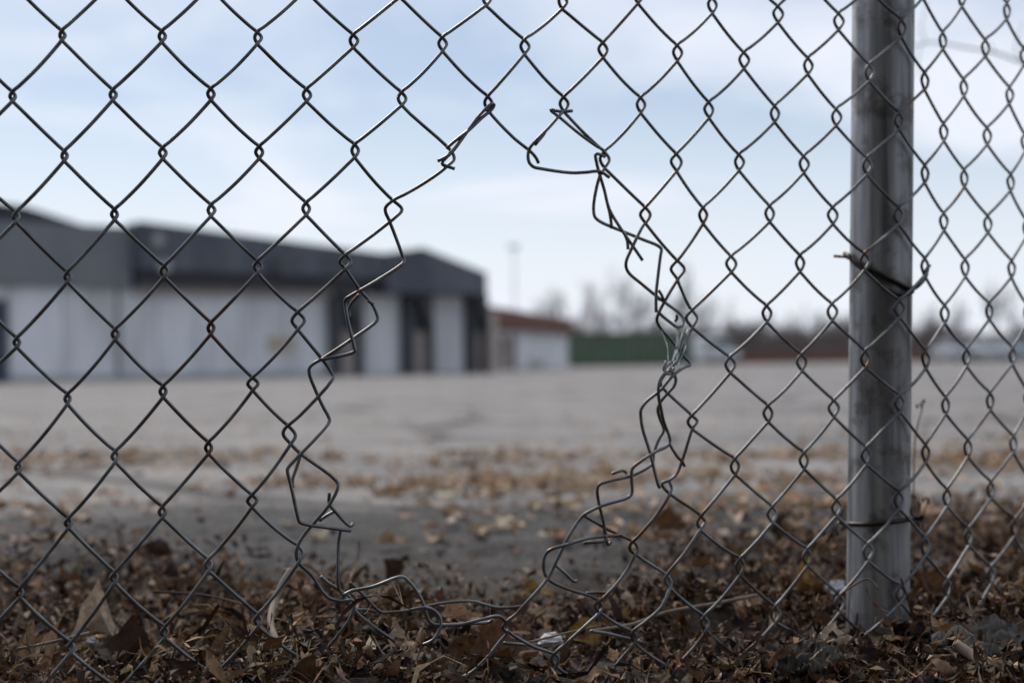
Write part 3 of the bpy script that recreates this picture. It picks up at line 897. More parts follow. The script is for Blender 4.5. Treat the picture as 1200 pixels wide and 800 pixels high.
def extend(c, up=True, down=True):
    L = cols[c]
    if up:
        while L[0].z < TOPZ:
            k = L[0]; dz = (L[0].z - L[1].z) if len(L) > 1 else VS
            dz = dz * .3 + VS * .7
            L.insert(0, Kn(k.s, k.z + dz, k.e, k.h))
    if down:
        while L[-1].z > -0.05:
            k = L[-1]
            L.append(Kn(k.s + random.uniform(-.003, .003), k.z - VS, k.e, k.h))
HOLE = set(range(7, 16))
for c in list(cols):
    extend(c, True, c not in HOLE)
for c in range(-1, -24, -1):                  # the mesh goes on to the left
    cols[c] = [Kn(k.s - .0632 + random.uniform(-.001, .001), k.z + random.uniform(-.001, .001), k.e, k.h) for k in cols[c + 2]]
for c in range(28, 54):                      # and to the right, past the frame
    cols[c] = [Kn(k.s + .0552 + random.uniform(-.001, .001), k.z + random.uniform(-.001, .001), k.e, k.h) for k in cols[c - 2]]

def knuckle_pts(k, side):
    j = random.uniform(.85, 1.15)
    if side > 0:   # wire lies left of this knuckle: arrives on the back run, bows right, leaves on the front run
        return [(k.s - .0002, k.z + k.h, -TT), (k.s + k.e * j, k.z, 0), (k.s - .0002, k.z - k.h, TT)]
    return [(k.s + .0002, k.z + k.h, TT), (k.s - k.e * j, k.z, 0), (k.s + .0002, k.z - k.h, -TT)]
def run_pts(a, b):
    sag = random.uniform(.0002, .0019)
    lerp = lambda t, q: (a[0] + (b[0] - a[0]) * t, a[1] + (b[1] - a[1]) * t - sag * q, a[2] + (b[2] - a[2]) * t)
    return [lerp(.14, .5), lerp(.5, 1), lerp(.86, .5)]
def regular_path(c, stop=None):
    """woven wire between columns c and c+1; list of (s,z,off)"""
    seq = [(k, -1) for k in cols[c]] + [(k, 1) for k in cols[c + 1]]
    seq.sort(key=lambda q: -q[0].z)
    path = []
    for n, (k, side) in enumerate(seq):
        kp = knuckle_pts(k, side)
        if path:
            a = path[-1]; b = kp[0]
            path += run_pts(a, b)
        path += kp
    return path

fence = empty('chain_link_fence', (CORNER.x, CORNER.y, 0))
tag(fence, 'grey chain-link fence with a torn ragged hole and a round steel post', 'fence')
FINV = fence.matrix_basis.inverted() if False else Matrix.Translation(-Vector((CORNER.x, CORNER.y, 0)))
OFFV = np.array([CORNER.x, CORNER.y, 0])
def wire_obj(name, pts3, r=WR, sub=4, mat=None, label=None, sides=7, taper=False):
    P = catmull(np.array(pts3), sub) - OFFV
    rad = r
    if taper:
        rad = np.full(len(P), r); rad[-2:] *= .8
    v, f = tube_arrays(P, rad, sides)
    o = link(name, py_mesh(name, v, f, True), mat or M['wire'], fence)
    if label: o['label'] = label
    return o
def px_path(lst, off0=0.0, wob=0.003):
    """traced strand: (px,py[,off_mm]); strands that leave the weave wander in depth"""
    ph = random.uniform(0, 6.28); out_ = []
    for i, q in enumerate(lst):
        off = q[2] * .001 if len(q) > 2 else off0 + wob * math.sin(ph + i * 1.1)
        out_.append(tuple(at_fence(q[0], q[1], off)))
    return out_
def sz3(path): return [from_sz(*q) for q in path]
# whole woven wires
for c in list(range(-23, 6)) + list(range(16, 53)):
    wire_obj('wire', sz3(regular_path(c)))
# wires cut at the hole: woven above, traced below
def upper(c, nl, nr, last_side):
    """woven path down to the nl-th/nr-th listed knuckle of column c / c+1 (counted from the first traced one)"""
    L = cols[c]; Rr = cols[c + 1]
    return L, Rr
def cut_wire(c, tail, keep, off0=0.0, wob=0.003, label=None, sub=4):
    """keep = lowest photo y of woven knuckles kept"""
    zlim = keep
    seq = [(k, -1) for k in cols[c]] + [(k, 1) for k in cols[c + 1]]
    seq = [q for q in seq if q[0].z >= zlim - .004]
    seq.sort(key=lambda q: -q[0].z)
    path = []
    for k, side in seq:
        kp = knuckle_pts(k, side)
        if path:
            a = path[-1]; b = kp[0]
            path += run_pts(a, b)
        path += kp
    wire_obj('wire', sz3(path) + px_path(tail, off0, wob), label=label, sub=sub)
zk = lambda c, i: to_sz(*KN[c][i])[1]
# wire 6: woven to the knuckle at (349,375), then kinked down the left edge of the hole
cut_wire(6, [(359, 398, -1), (390, 439, 2), (389, 445, 4), (352, 486, 3), (333, 503, 1), (332, 509, 0), (340, 519, -2), (352, 531, -3), (394, 563, 0), (396, 570, 2), (386, 591, 4), (353, 631, 2), (347, 648, 0), (351, 660, -2), (365, 673, -3), (384, 699, 1), (400, 704, 3), (413, 703, 4), (415, 709, 4), (408, 728, 3), (391, 750, 2), (366, 780, 2), (361, 787, 0), (366, 798, -3), (382, 826, -4)], zk(6, 2), label='fence wire kinked down the left edge of the hole')
cut_wire(7, [(422, 340, -2), (436, 356, -2), (442, 370, 0), (442, 375, 1), (413, 397, 4), (380, 419, 4), (365, 428, 3), (362, 434, 2), (372, 462, -3), (379, 477, -4), (385, 488, -4), (386, 493, -3), (372, 511, 2), (353, 531, 3), (337, 549, 4), (337, 553, 4), (341, 569, 3), (349, 605, 4), (351, 611, 4), (356, 613.5, 4), (385, 618, 3), (411, 621.5, 2)], zk(7, 2), label='cut wire bent into open hooks at the hole edge')
cut_wire(8, [(524, 172, -2), (531, 181, 0), (532, 187, 1), (525, 194, 3), (517, 201, 3), (495, 216, 2), (475, 227.5, 2), (462, 234, 1), (452, 243, 0), (452, 249, -1), (456, 258, -3), (472, 301, -2), (473, 307, 0), (468, 312, 2), (440, 330, 4), (409, 348, 5), (405, 351, 4), (404.5, 356, 3), (408, 378, 6), (415, 406, 7), (416, 411, 7), (411, 414, 6), (383, 420, 5.5), (376, 421.5, 5)], zk(8, 0), label='cut wire spliced and zigzagging down the left of the hole')
cut_wire(9, [(567, 130, 3), (549, 152, 4), (534, 172, 5), (524, 183, 5), (513, 189, 4)], zk(10, 0))
cut_wire(10, [(600, 160, -2), (612, 170, -3), (622, 178, -4), (628, 185, -6), (631, 191, -8)], zk(10, 0), label='cut wire end hanging loose at the top of the hole')
cut_wire(11, [(657, 134, 3), (643, 150, 3), (622, 172, 2), (619, 180, 1), (620, 190, 2), (625, 195.5, 3), (633, 197.5, 3), (669, 202.5, 3), (686, 202, 4), (703, 201, 4), (714, 208, 3)], zk(12, 0), label='cut wire bent flat across the top of the hole')
cut_wire(12, [(703, 206, 3), (697, 230, 3), (695.5, 245, 2), (697, 254, 2), (703, 259.5, 1), (717, 266, 0), (732, 272, -2), (754, 281, -3), (771, 288, -2), (775, 292, -1), (774, 300, 0), (771, 325, 2), (769, 345, 4), (769, 366, 4)], zk(13, 1), label='cut wire bent in a square corner on the right of the hole')
cut_wire(13, [(754, 264, 2), (741, 290, 4), (734, 306, 3), (734, 314, 1), (738, 321, -1), (751, 332, -2), (768, 346, -2), (780, 355, -3), (798, 369, -2), (801, 374, 0), (800, 381, 2), (794, 383, 3), (786, 378, 3), (774, 368, 1), (771, 364, 0)], zk(14, 2), label='cut wire curled back on itself at the right of the hole')
cut_wire(14, [(783, 346, 3), (771, 369, 2), (770, 376, 0), (774, 384, -2), (788, 400, -2), (799, 414, -1), (808.5, 426, 2), (808, 428, 4), (802, 430, 5), (792, 437, 6), (784, 445, 6), (774, 457, 5), (757, 471, 4), (751, 480, 3), (751, 489, 2), (753, 502, 2), (762, 531, 3), (771, 567, 3), (773, 571, 2)], zk(15, 2), label='cut wire zigzagging down the right edge of the hole')
# wire 15 goes all the way down beside the hole
k15 = [(811, 372)]
P15 = [q for q in regular_path(15)]
zcut = zk(16, 3) - .012
P15 = [q for q in P15 if q[1] > zcut]
wire_obj('wire', sz3(P15) + px_path([(803, 400, 1.5), (795, 421, 2), (784, 433, 1), (776, 443, 0), (774, 449, 0), (778, 456, -2), (806, 482, -2), (811, 487, -2), (817, 493, 0), (812, 501, 2), (800, 538, 2), (793, 555, 2), (785, 562, 2), (776, 566, 0.5), (777, 570, -1), (786, 579, -2), (817, 600, -2), (822, 605, -1.5), (826.5, 611, 0), (822, 618, 2), (802, 648, 2), (783, 671, 2), (779, 678, 0), (784, 687, -2), (808, 709, -2), (824, 721, -1.5), (830, 729, 0), (828, 737, 2), (815, 756, 2), (795, 779, 2), (785, 800, 1), (780, 820, 0)]))
# lower remains of the wires right of the hole
wire_obj('wire', px_path([(784, 563, -2), (787, 571, 0), (784, 580, 2), (770, 602, 2), (748, 628, 2), (739, 637, 1), (738, 643, 0), (746, 650, -2), (778, 671, -2), (783, 675, -1), (786.5, 682, 0), (784, 692, 1.5), (775, 711, 2), (755, 729, 2), (742, 739, 2), (740, 745, 0), (748, 757, -2), (782, 781, -2), (800, 795, -3)]))
wire_obj('wire', px_path([(683, 603, -1), (707, 617, -2), (725, 626, -2), (738, 632, -1.5), (745, 637, -1), (747, 643, 0), (743, 652, 2), (735, 667, 2), (720, 687, 2), (704, 703, 2), (697, 708, 1), (700, 714, -1), (707, 720, -2), (722, 730, -2), (738, 738, -2), (745, 743, 0), (745, 750, 1), (725, 775, 2), (710, 797, 2), (700, 815, 0)]))
wire_obj('wire', px_path([(728, 627, 1), (710, 628, 3), (687, 631, 5), (663, 638, 6), (643, 645, 6), (638, 652, 5), (637, 663, 4), (639, 673, 2), (646, 681, 0), (669, 691, -1), (692, 698, -1), (702, 704, -.5), (706, 711, 0), (701, 719, 2), (687, 732, 2), (665, 752, 2), (650, 765, 2), (646, 772, 0), (652, 781, -2), (685, 802, -2), (710, 822, -4)]), label='fence wire bulging in a low loop at the bottom right of the hole')
# strand from the tangle swinging down to the foot of the hole
wire_obj('wire', px_path([(787, 424, 4), (780, 431, 6), (779, 436, 7), (775, 442, 7), (772, 451, 7), (772, 466, 6), (774, 475, 5), (778, 494, 4), (785, 513, 2), (785, 518, 2), (781, 523, 3), (768, 529, 5), (750, 541, 6), (741, 549, 6), (740, 558, 6), (740.5, 577, 5), (737, 582, 5), (706, 592, 4), (687, 601, 3), (681, 606, 2), (667, 627, 3), (652, 657, 4), (642, 677, 4), (614, 709, 5), (604, 720, 5), (594, 728, 5), (589, 735, 4), (594, 741, 3), (586, 751, 3), (570, 771, 3), (553, 787, 2), (540, 793, 1), (530, 791, -2)]), label='long loose wire sweeping down to the litter below the hole')
wire_obj('wire', px_path([(780, 436, 2), (787, 435, 5), (792, 444, 4), (790, 452, 3), (783, 460, 2), (774, 471, 0), (771, 479, 0), (773, 489, -1), (777, 499, -1), (778, 504, -1), (772, 515, 0), (766, 532, 1), (765, 542, 2), (760, 547, 3), (740, 557, 3), (711, 564, 3), (702, 568, 3), (700, 574, 3), (702, 590, 2), (707, 610, 1), (710, 630, 0), (713, 638, 0), (716, 635, -1)]), label='loose wire bent in two steps right of the hole')
SH = [  # short cut stubs and wraps around the rim
 ([(523, 174), (536, 163), (549, 153), (565, 138), (576.5, 128), (579, 123), (576, 122), (563, 134), (548, 154), (532, 176), (518, 192), (524, 195), (533, 198)], .004),
 ([(671, 130), (658, 131), (645, 129), (655, 137), (679, 157), (700, 172), (707, 176), (710, 182)], .003),
 ([(709, 184), (703, 181), (698, 181), (699, 190), (702, 202), (708, 222), (714, 245), (729, 270), (740, 286), (753, 305)], .003),
 ([(712, 239), (715, 252), (717, 268)], .002),
 ([(731, 272), (735, 282), (736, 292)], .002),
 ([(640, 152), (637, 158), (627, 170)], .001),
 ([(772, 340), (776, 347), (777, 352), (771, 350)], .002),
 ([(793, 369), (793, 373), (791, 377)], .001),
 ([(784, 519), (794, 535), (800, 541), (802, 546)], .001),
 ([(717, 555), (722, 553), (730, 551), (734, 554)], .002),
 ([(422, 344), (412, 355), (409, 362), (409, 372)], -.003),
 ([(431, 352), (437, 356)], .001),
 ([(352, 533), (347, 549), (343, 561), (343, 571)], -.002),
 ([(386, 577), (386, 590), (393, 599), (407, 614), (411, 616), (414, 613)], -.001),
 ([(394, 598), (384, 603), (374, 610)], -.002),
 ([(399, 620), (397, 632), (396, 660), (397, 688), (404, 700)], -.001),
 ([(781, 423), (778, 431), (780, 437), (787, 437), (790, 431)], .005),
 ([(710, 627), (709, 633), (697, 635), (684, 636)], .004),
 ([(650, 661), (662, 671), (673, 681), (676, 680)], -.003),
 ([(687, 695), (700, 693.5), (712, 695)], -.002),
 ([(410, 682), (423, 694), (441, 713), (446, 716.5), (451, 717), (471, 716), (496, 711), (520, 706), (554, 704), (566, 707), (581, 711), (597, 711.5), (615, 709.5)], -.004),
 ([(402, 697), (412, 692), (422, 690), (437, 687), (466, 676), (472, 675.5), (476, 678), (484, 686), (495, 704), (499, 717), (503, 727), (510, 731.5), (520, 732), (541, 731), (565, 725), (583, 721.5), (588, 723), (592, 728)], .006),
 ([(516, 732), (549, 730), (575, 728), (577, 725)], .002),
 ([(405, 700), (416, 713), (430, 714), (441, 716)], -.002),
 ([(410, 706), (417, 716), (441, 736), (464, 753), (468, 762), (467, 778), (450, 801), (440, 815)], .001),
 ([(497, 711), (505, 713), (513, 719), (516.5, 726), (515, 737), (510, 747), (503, 752), (486, 758), (465, 763)], .008),
 ([(471, 772), (490, 781), (505, 796), (515, 812)], .0),
 ([(594, 738), (600, 743), (625, 757), (646, 764.5), (654, 769), (654, 775), (648, 786), (636, 802), (628, 815)], .001),
 ([(590, 753), (604, 754), (617, 755.5)], -.004),
 ([(692, 739), (708, 741), (725, 745), (740, 749), (753, 752)], -.004),
 ([(376, 675), (384, 682), (396, 690), (410, 700), (414, 706)], -.004),
 ([(1077, 334), (1083, 327), (1085, 316), (1090, 311)], .001),
]
for lst, off in SH:
    wire_obj('wire_stub', px_path(lst, off, .0012), WR * .97, sub=4, sides=6)

# post
pt = at_fence(1035.2, 0, -.0300); pb = at_fence(1028.6, 730, -.0300)
ax = (pt - pb) / (pt.z - pb.z)
pr = 36.0 * pb.y / F
base = pb + ax * (-0.16 - pb.z); top = pb + ax * (1.20 - pb.z)
seg = 56
zs = list(np.linspace(0, 1, 40))
Pp = np.array([tuple(base.lerp(top, t)) for t in zs]) - OFFV
v, f = tube_arrays(Pp, pr, seg)
post = link('post', py_mesh('post', v, f, True), M['post'], fence)
# weld seam and domed cap
P2 = np.array([tuple(top + ax * t) for t in (-.03, -.002, .004, .016, .024, .028)]) - OFFV
v, f = tube_arrays(P2, np.array([pr + .002, pr + .0022, pr + .002, pr * .8, pr * .45, .002]), 40)
link('cap', py_mesh('cap', v, f, True), M['post'], post)
# top rail behind the mesh
rl = [from_sz(s, 1.12, -.024) for s in (-1.45, -.7, -.03)]
link('top_rail', py_mesh('top_rail', *tube_arrays(np.array(rl) - OFFV, .021, 20), True), M['post'], fence)
rl = [from_sz(s, 1.12, -.024) for s in (.03, .45, .95)]
link('top_rail', py_mesh('top_rail', *tube_arrays(np.array(rl) - OFFV, .021, 20), True), M['post'], fence)
# tie wires, bent round the front of the post
def post_wrap(pts):
    """points (px,py) laid on the front of the post"""
    out_ = []
    for px, py, extra in pts:
        out_.append(tuple(post_front(px, py, extra)))
    return out_
def post_front(px, py, extra):
    # ray against the post cylinder, fall back to silhouette depth
    d = ray(px, py)
    t0 = (pb - CAM_POS).length
    o = CAM_POS
    rr = pr + extra
    axn = ax.normalized()
    dp = d - axn * d.dot(axn); op = (o - pb) - axn * (o - pb).dot(axn)
    a = dp.dot(dp); b = 2 * dp.dot(op); c = op.dot(op) - rr * rr
    disc = b * b - 4 * a * c
    t = (-b - math.sqrt(disc)) / (2 * a) if disc > 0 else -b / (2 * a)
    return o + d * t
wire_obj('tie_wire', post_wrap([(977, 300, .002), (984, 300.6, .002), (992, 301, .003)]), .0012, mat=M['wire_rusty'])
tw = post_wrap([(989, 299, .002), (993, 301, .002), (997, 303, .003), (1004, 307, .0025), (1014, 312, .002), (1028, 319, .002), (1042, 326, .002), (1056, 333, .002), (1066, 338, .003)])
tw += [tuple(at_fence(1074, 336, -.008)), tuple(at_fence(1082, 328, -.002)), tuple(at_fence(1086, 320, .001))]
wire_obj('tie_wire', tw, .0019, mat=M['wire_rusty'], label='rusty tie wire slanting across the upper post')
tw = post_wrap([(990, 297, .003), (995, 300, .004), (1000, 307, .003), (1012, 316, .002), (1030, 330, .002), (1048, 343, .002), (1062, 345, .002), (1070, 341, .004)])
wire_obj('tie_wire', tw, .0018, mat=M['wire_rusty'])
tw = post_wrap([(983, 610, .002), (989, 613, .002), (996, 613.5, .0025), (1008, 614, .002), (1020, 613.8, .002), (1042, 611.5, .002), (1058, 609.5, .002), (1065, 608.5, .003)])
tw += [tuple(at_fence(1071, 606, -.010)), tuple(at_fence(1078, 607, -.006)), tuple(at_fence(1082, 604, -.004))]
wire_obj('tie_wire', tw, .0019, mat=M['wire_rusty'], label='dark tie wire wound round the foot of the post')
for q in ([(1071, 606), (1076, 600), (1079, 588)], [(1072, 607), (1068, 600), (1070, 590)], [(983, 611), (980, 618), (982, 627)]):
    wire_obj('wire_stub', [tuple(at_fence(a, b, -.008)) for a, b in q], .001, sides=5)

# clear plastic film caught in the wires
fl = empty('plastic_film', tuple(at_fence(790, 436, 0)))
tag(fl, 'shred of clear plastic film caught in the wires right of the hole', 'plastic film')
fo = np.array(at_fence(790, 436, 0))
for (a, b, w) in (((796, 384), (787, 433), 2.2), ((808, 386), (795, 428), 2.0), ((777, 386), (785, 428), .8), ((800, 388), (790, 432), 1.0)):
    V = []
    n = 9
    for i in range(n):
        t = i / (n - 1); x = a[0] + (b[0] - a[0]) * t + 1.2 * math.sin(t * 7 + a[0]); y = a[1] + (b[1] - a[1]) * t
        ww = w * (1 - .5 * t)
        for sx in (-1, 1):
            V.append(np.array(at_fence(x + sx * ww, y, .004 + .002 * math.sin(t * 9 + sx))) - fo)
    fcs = [(2 * i, 2 * i + 1, 2 * i + 3, 2 * i + 2) for i in range(n - 1)]
    o = link('strip', py_mesh('strip', V, fcs, True), M['film'], fl)
    so = o.modifiers.new('solid', 'SOLIDIFY'); so.thickness = .00015

# ------------------------------------------------------------------ leaf litter
PAL = np.array([(0.034, 0.019, 0.012), (0.092, 0.049, 0.027), (0.18, 0.102, 0.055), (0.33, 0.205, 0.115), (0.52, 0.36, 0.23), (0.66, 0.52, 0.40), (0.23, 0.18, 0.145)])
def place(n, xr, yr, dens, seed):
    """scatter n points by rejection on dens(x,y)"""
    g = np.random.default_rng(seed); xs, ys = [], []
    tot = 0
    while tot < n:
        x = g.uniform(*xr, n); y = g.uniform(*yr, n)
        k = g.random(n) < dens(x, y)
        xs.append(x[k]); ys.append(y[k]); tot += k.sum()
    return np.concatenate(xs)[:n], np.concatenate(ys)[:n], g
def instance(T, Tf, x, y, lift, g, scale_l, scale_w, tilt, curl, colors, name, mat, label, crumple=.05):
    """T (k,2) template in -.5..+.5; each copy gets its own curl, size, turn and colour"""
    n = len(x); k = len(T)
    L = scale_l[:, None]; W = scale_w[:, None]
    u = T[None, :, 0] * L; w = T[None, :, 1] * W
    cu = curl[:, None]; cw = g.uniform(-1.4, 2.2, n)[:, None]
    zz = cu * (T[None, :, 0] ** 2) * L * 1.6 + cw * np.abs(T[None, :, 1]) * W * .6 + g.normal(0, crumple, (n, k)) * (W + L) * .6
    tw_ = g.uniform(-1.3, 1.3, n)[:, None] * T[None, :, 0]
    w2 = w * np.cos(tw_) - zz * np.sin(tw_); z2 = w * np.sin(tw_) + zz * np.cos(tw_)
    P = np.stack([u, w2, z2], -1)
    a = g.uniform(0, 2 * math.pi, n); tx = g.normal(0, 1, n) * tilt; ty = g.normal(0, 1, n) * tilt
    ca, sa = np.cos(a), np.sin(a)
    def rot(P, i, j, ang):
        c, s = np.cos(ang)[:, None], np.sin(ang)[:, None]
        A_, B_ = P[..., i].copy(), P[..., j].copy()
        P[..., i] = c * A_ - s * B_; P[..., j] = s * A_ + c * B_
    rot(P, 1, 2, tx); rot(P, 0, 2, ty); rot(P, 0, 1, a)
    zmin = P[..., 2].min(1)
    P[..., 0] += x[:, None]; P[..., 1] += y[:, None]
    P[..., 2] += (ground_z(x, y) + lift - zmin * .6)[:, None]
    faces = (Tf[None] + (np.arange(n) * k)[:, None, None]).reshape(-1, Tf.shape[1])
    colv = np.repeat(colors, k, axis=0)
    o = link(name, np_mesh(name, P.reshape(-1, 3), faces, colv), mat)
    tag(o, label, kind='stuff')
    return o
def strip_template(n):
    xs = np.linspace(-.5, .5, n); prof = np.sin(np.linspace(.25, math.pi - .2, n)) 
    T = np.array([(x, s * .5 * p) for x, p in zip(xs, prof) for s in (-1, 1)])
    Fq = np.array([(2 * i, 2 * i + 1, 2 * i + 3, 2 * i + 2) for i in range(n - 1)])
    return T, Fq
def leaf_template(n=7, m=5, lobed=0.0, seed=0):
    g = np.random.default_rng(seed)
    T = []
    for i in range(n):
        t = i / (n - 1)
        wd = math.sin(math.pi * min(t ** .8 * .96 + .03, 1)) * (1 + lobed * math.sin(t * 19)) + .02
        for j in range(m):
            T.append((t - .5, (j / (m - 1) - .5) * wd * g.uniform(.93, 1.05)))
    Fq = np.array([(i * m + j, i * m + j + 1, (i + 1) * m + j + 1, (i + 1) * m + j) for i in range(n - 1) for j in range(m - 1)])
    return np.array(T), Fq
def dens_bank(x, y):
    edge = 1.60 + .5 * (fbm(x * 2.1 + 3, y * 2.1) - .47) + .45 * np.clip(x - .1, 0, 1.2) - .37 * np.exp(-((x + .06) / .22) ** 2)
    d = 1 / (1 + np.exp((y - edge) / .075))
    clump = np.clip(fbm(x * 11, y * 11, 3) * 3.2 - .85, .10, 1)
    return d * np.clip(1.5 - .35 * y, .3, 1) * clump
def dens_lot(x, y):
    """drifts of leaves on the asphalt: one strip along the fence, thicker to the right"""
    strip = 1.3 * np.exp(-((y - 2.62 - .12 * np.sin(x * 1.7)) / .20) ** 2) + .45 * np.exp(-((y - 3.5 + .2 * np.sin(x * 1.1)) / .25) ** 2)
    right = 1 / (1 + np.exp(-(x - .35 - .1 * (y - 2)) / .16)) * np.exp(-np.maximum(y - 2.2, 0) / .75)
    spread = .16 * np.exp(-np.maximum(y - 2, 0) / 2.2)
    patch = np.clip(fbm(x * 2.6 + 8, y * 2.0) * 2.6 - .75, .05, 1)
    return np.clip((strip * 1.0 + right * 1.0 + spread) * patch, 0, 1)
def colors_of(g, n, wts, jit=.22):
    w = np.array(wts, float); w /= w.sum()
    c = PAL[g.choice(len(PAL), n, p=w)].copy()
    return c * g.uniform(1 - jit, 1 + jit, (n, 1)) * g.uniform(.93, 1.07, (n, 3))
XR = (-1.25, 1.7)
def torn_template(seed):
    g = np.random.default_rng(seed); T = []
    for i in range(4):
        for j in range(3):
            T.append(((i / 3 - .5) * g.uniform(.7, 1.1) + g.uniform(-.08, .08), (j / 2 - .5) * g.uniform(.45, 1.15) + g.uniform(-.12, .12)))
    Fq = [(i * 3 + j, i * 3 + j + 1, (i + 1) * 3 + j + 1, (i + 1) * 3 + j) for i in range(3) for j in range(2)]
    if g.random() < .5: Fq.pop(int(g.integers(0, 6)))
    return np.array(T), np.array(Fq)
for q in range(5):
    T, Tf = torn_template(40 + q)
    x, y, g = place(9500, XR, (.5, 2.5), dens_bank, 60 + q); n = len(x)
    instance(T, Tf, x, y, g.exponential(.0055, n), g, g.uniform(.005, .017, n), g.uniform(.003, .010, n), .5, g.uniform(-1.2, 1.6, n), colors_of(g, n, (44, 24, 13, 9, 7, 4.5, 4), .35), 'leaf_fragments', M['litter'], 'torn crumpled bits of brown leaf covering the bank', .13)
T, Tf = strip_template(4)
x, y, g = place(42000, XR, (.5, 2.5), dens_bank, 1)
n = len(x)
instance(T, Tf, x, y, g.exponential(.006, n), g, g.uniform(.004, .016, n), g.uniform(.0014, .004, n), .42, g.uniform(-.9, 1.6, n), colors_of(g, n, (34, 25, 17, 12, 6, 2.5, 4), .3), 'leaf_shreds', M['litter'], 'narrow brown leaf shreds covering the bank along the fence')
T, Tf = strip_template(6)
x, y, g = place(42000, XR, (.45, 2.4), dens_bank, 2); n = len(x)
instance(T, Tf, x, y, .002 + g.exponential(.006, n), g, .007 + g.exponential(.012, n), g.uniform(.0005, .0015, n), .38, g.uniform(-1.0, 1.4, n), colors_of(g, n, (26, 26, 20, 14, 7, 3, 5)), 'needle_stalks', M['litter'], 'thin dry stalks and fibres strewn through the litter')
T, Tf = leaf_template(6, 4, .12, 5)
x, y, g = place(3000, XR, (.45, 2.5), dens_bank, 3); n = len(x)
instance(T, Tf, x, y, .004 + g.exponential(.007, n), g, g.uniform(.010, .028, n), g.uniform(.006, .016, n), .55, g.uniform(-.4, 1.5, n), colors_of(g, n, (22, 24, 22, 14, 7, 3, 8)), 'broken_leaves', M['litter'], 'broken curled leaves mixed through the litter bank')
x, y, g = place(8000, (-4.5, 6), (1.7, 8.5), dens_lot, 4); n = len(x)
instance(T, Tf, x, y, .001 + g.exponential(.002, n), g, g.uniform(.016, .046, n), g.uniform(.010, .027, n), .10, g.uniform(0, .7, n), colors_of(g, n, (1, 2, 5, 15, 32, 42, 3)), 'scattered_leaves', M['litter'], 'pale dry leaves scattered in drifts over the asphalt')
T, Tf = strip_template(4)
x, y, g = place(17000, (-3, 4), (1.2, 5), lambda x, y: np.clip(dens_lot(x, y) + .55 * np.exp(-np.abs(y - 1.65) / .22) * np.clip(fbm(x * 5, y * 5) * 3 - .9, .05, 1), 0, 1), 6); n = len(x)
instance(T, Tf, x, y, .0005 + g.exponential(.001, n), g, g.uniform(.005, .024, n), g.uniform(.002, .008, n), .15, g.uniform(0, 1, n), colors_of(g, n, (20, 14, 14, 14, 14, 9, 9)), 'leaf_crumbs', M['litter'], 'small leaf crumbs dusted over the near asphalt')

# single leaves one can pick out
def leaf_mesh(seed, curl, lob):
    g = np.random.default_rng(seed)
    n, m = 17, 11; T = []
    ph = g.uniform(0, 6.28, 6)
    for i in range(n):
        t = i / (n - 1)
        wd = math.sin(math.pi * min(t ** .8 * .97 + .02, 1)) * (1 + lob * math.sin(t * 23 + ph[0]) + .5 * lob * math.sin(t * 47)) + .03
        for j in range(m):
            q = j / (m - 1) * 2 - 1
            T.append((t - .5 + .05 * abs(q) * wd, q * .5 * wd * g.uniform(.97, 1.03)))
    T = np.array(T); u, w = T[:, 0], T[:, 1]
    Tf = np.array([(i * m + j, i * m + j + 1, (i + 1) * m + j + 1, (i + 1) * m + j) for i in range(n - 1) for j in range(m - 1)])
    z = curl * u ** 2 * 1.5 + g.uniform(.5, 1.5) * w ** 2 * 2.2 * (1 + .8 * np.sin(u * 5 + ph[1]))
    z = z + .035 * np.cos((u * 1.0 + np.abs(w) * .8) * 40) * np.abs(w) * 2.0            # side veins
    z = z + (fbm(u * 7 + seed, w * 7 + 3, 3) - .43) * .34 + g.normal(0, .006, len(u))    # crumple
    V = np.stack([u, w * .62, z * .55], -1)
    return np_mesh('leaf', V, Tf)
LM = {}
def leaf_variant(i, colr):
    key = (i, colr)
    if key not in LM:
        me = leaf_mesh(100 + i * 7, (-.6, .4, 1.0, 1.6, .1, -1.0)[i % 6], (.0, .15, .06, .22, .1, .04)[i % 6])
        me.materials.append(M['leaf_' + colr]); LM[key] = me
    return LM[key]
def solid_leaf(o):
    return o
def add_leaf(loc, size, rot, colr, var, label, group=None, cat='leaf'):
    o = link('dry_leaf', leaf_variant(var, colr))
    o.location = loc; o.scale = (size, size, size); o.rotation_euler = rot
    tag(o, label, cat, group)
    return o
def on_ground(px, py):
    """where the view line meets the ground"""
    d = ray(px, py)
    lo, hi = .4, 60.0
    for _ in range(60):
        mid = (lo + hi) / 2
        p_ = CAM_POS + d * (mid / d.y)
        if p_.z > float(ground_z(p_.x, p_.y)): lo = mid
        else: hi = mid
    return CAM_POS + d * (lo / d.y)
def leaf_at(px, py, size, colr, var, label, rz=0., tilt=(0.3, 0.1), lift=.012):
    p_ = on_ground(px, py)
    add_leaf((p_.x, p_.y, p_.z + lift + .004), size, (tilt[0], tilt[1], rz), colr, var, label)
leaf_at(112, 772, .044, 'pale', 5, 'large pale domed leaf at the bottom left of the litter', .1, (.2, .05), .020)
leaf_at(150, 790, .06, 'dark', 2, 'dark curled leaf below the large pale domed leaf', .5, (.3, .2), .006)
leaf_at(352, 706, .036, 'tan', 4, 'flat tan leaf beside the curved tan root', .2, (.25, 0), .012)
leaf_at(780, 634, .05, 'brown', 2, 'brown curled leaf standing behind the right edge of the hole', .3, (.8, .1), .012)
leaf_at(905, 640, .055, 'dark', 3, 'dark leaf upright in the litter midway to the post', .9, (1.1, .2), .012)
leaf_at(690, 766, .036, 'ochre', 0, 'yellowish leaf upright at the bottom centre right', .3, (1.1, .1), .012)
leaf_at(735, 752, .028, 'ochre', 1, 'small ochre leaf leaning by the lowest wire knuckles', 1.1, (.9, .3), .014)
leaf_at(590, 784, .052, 'brown', 1, 'broad brown leaf lying in front of the litter centre', .15, (.5, .0), .006)
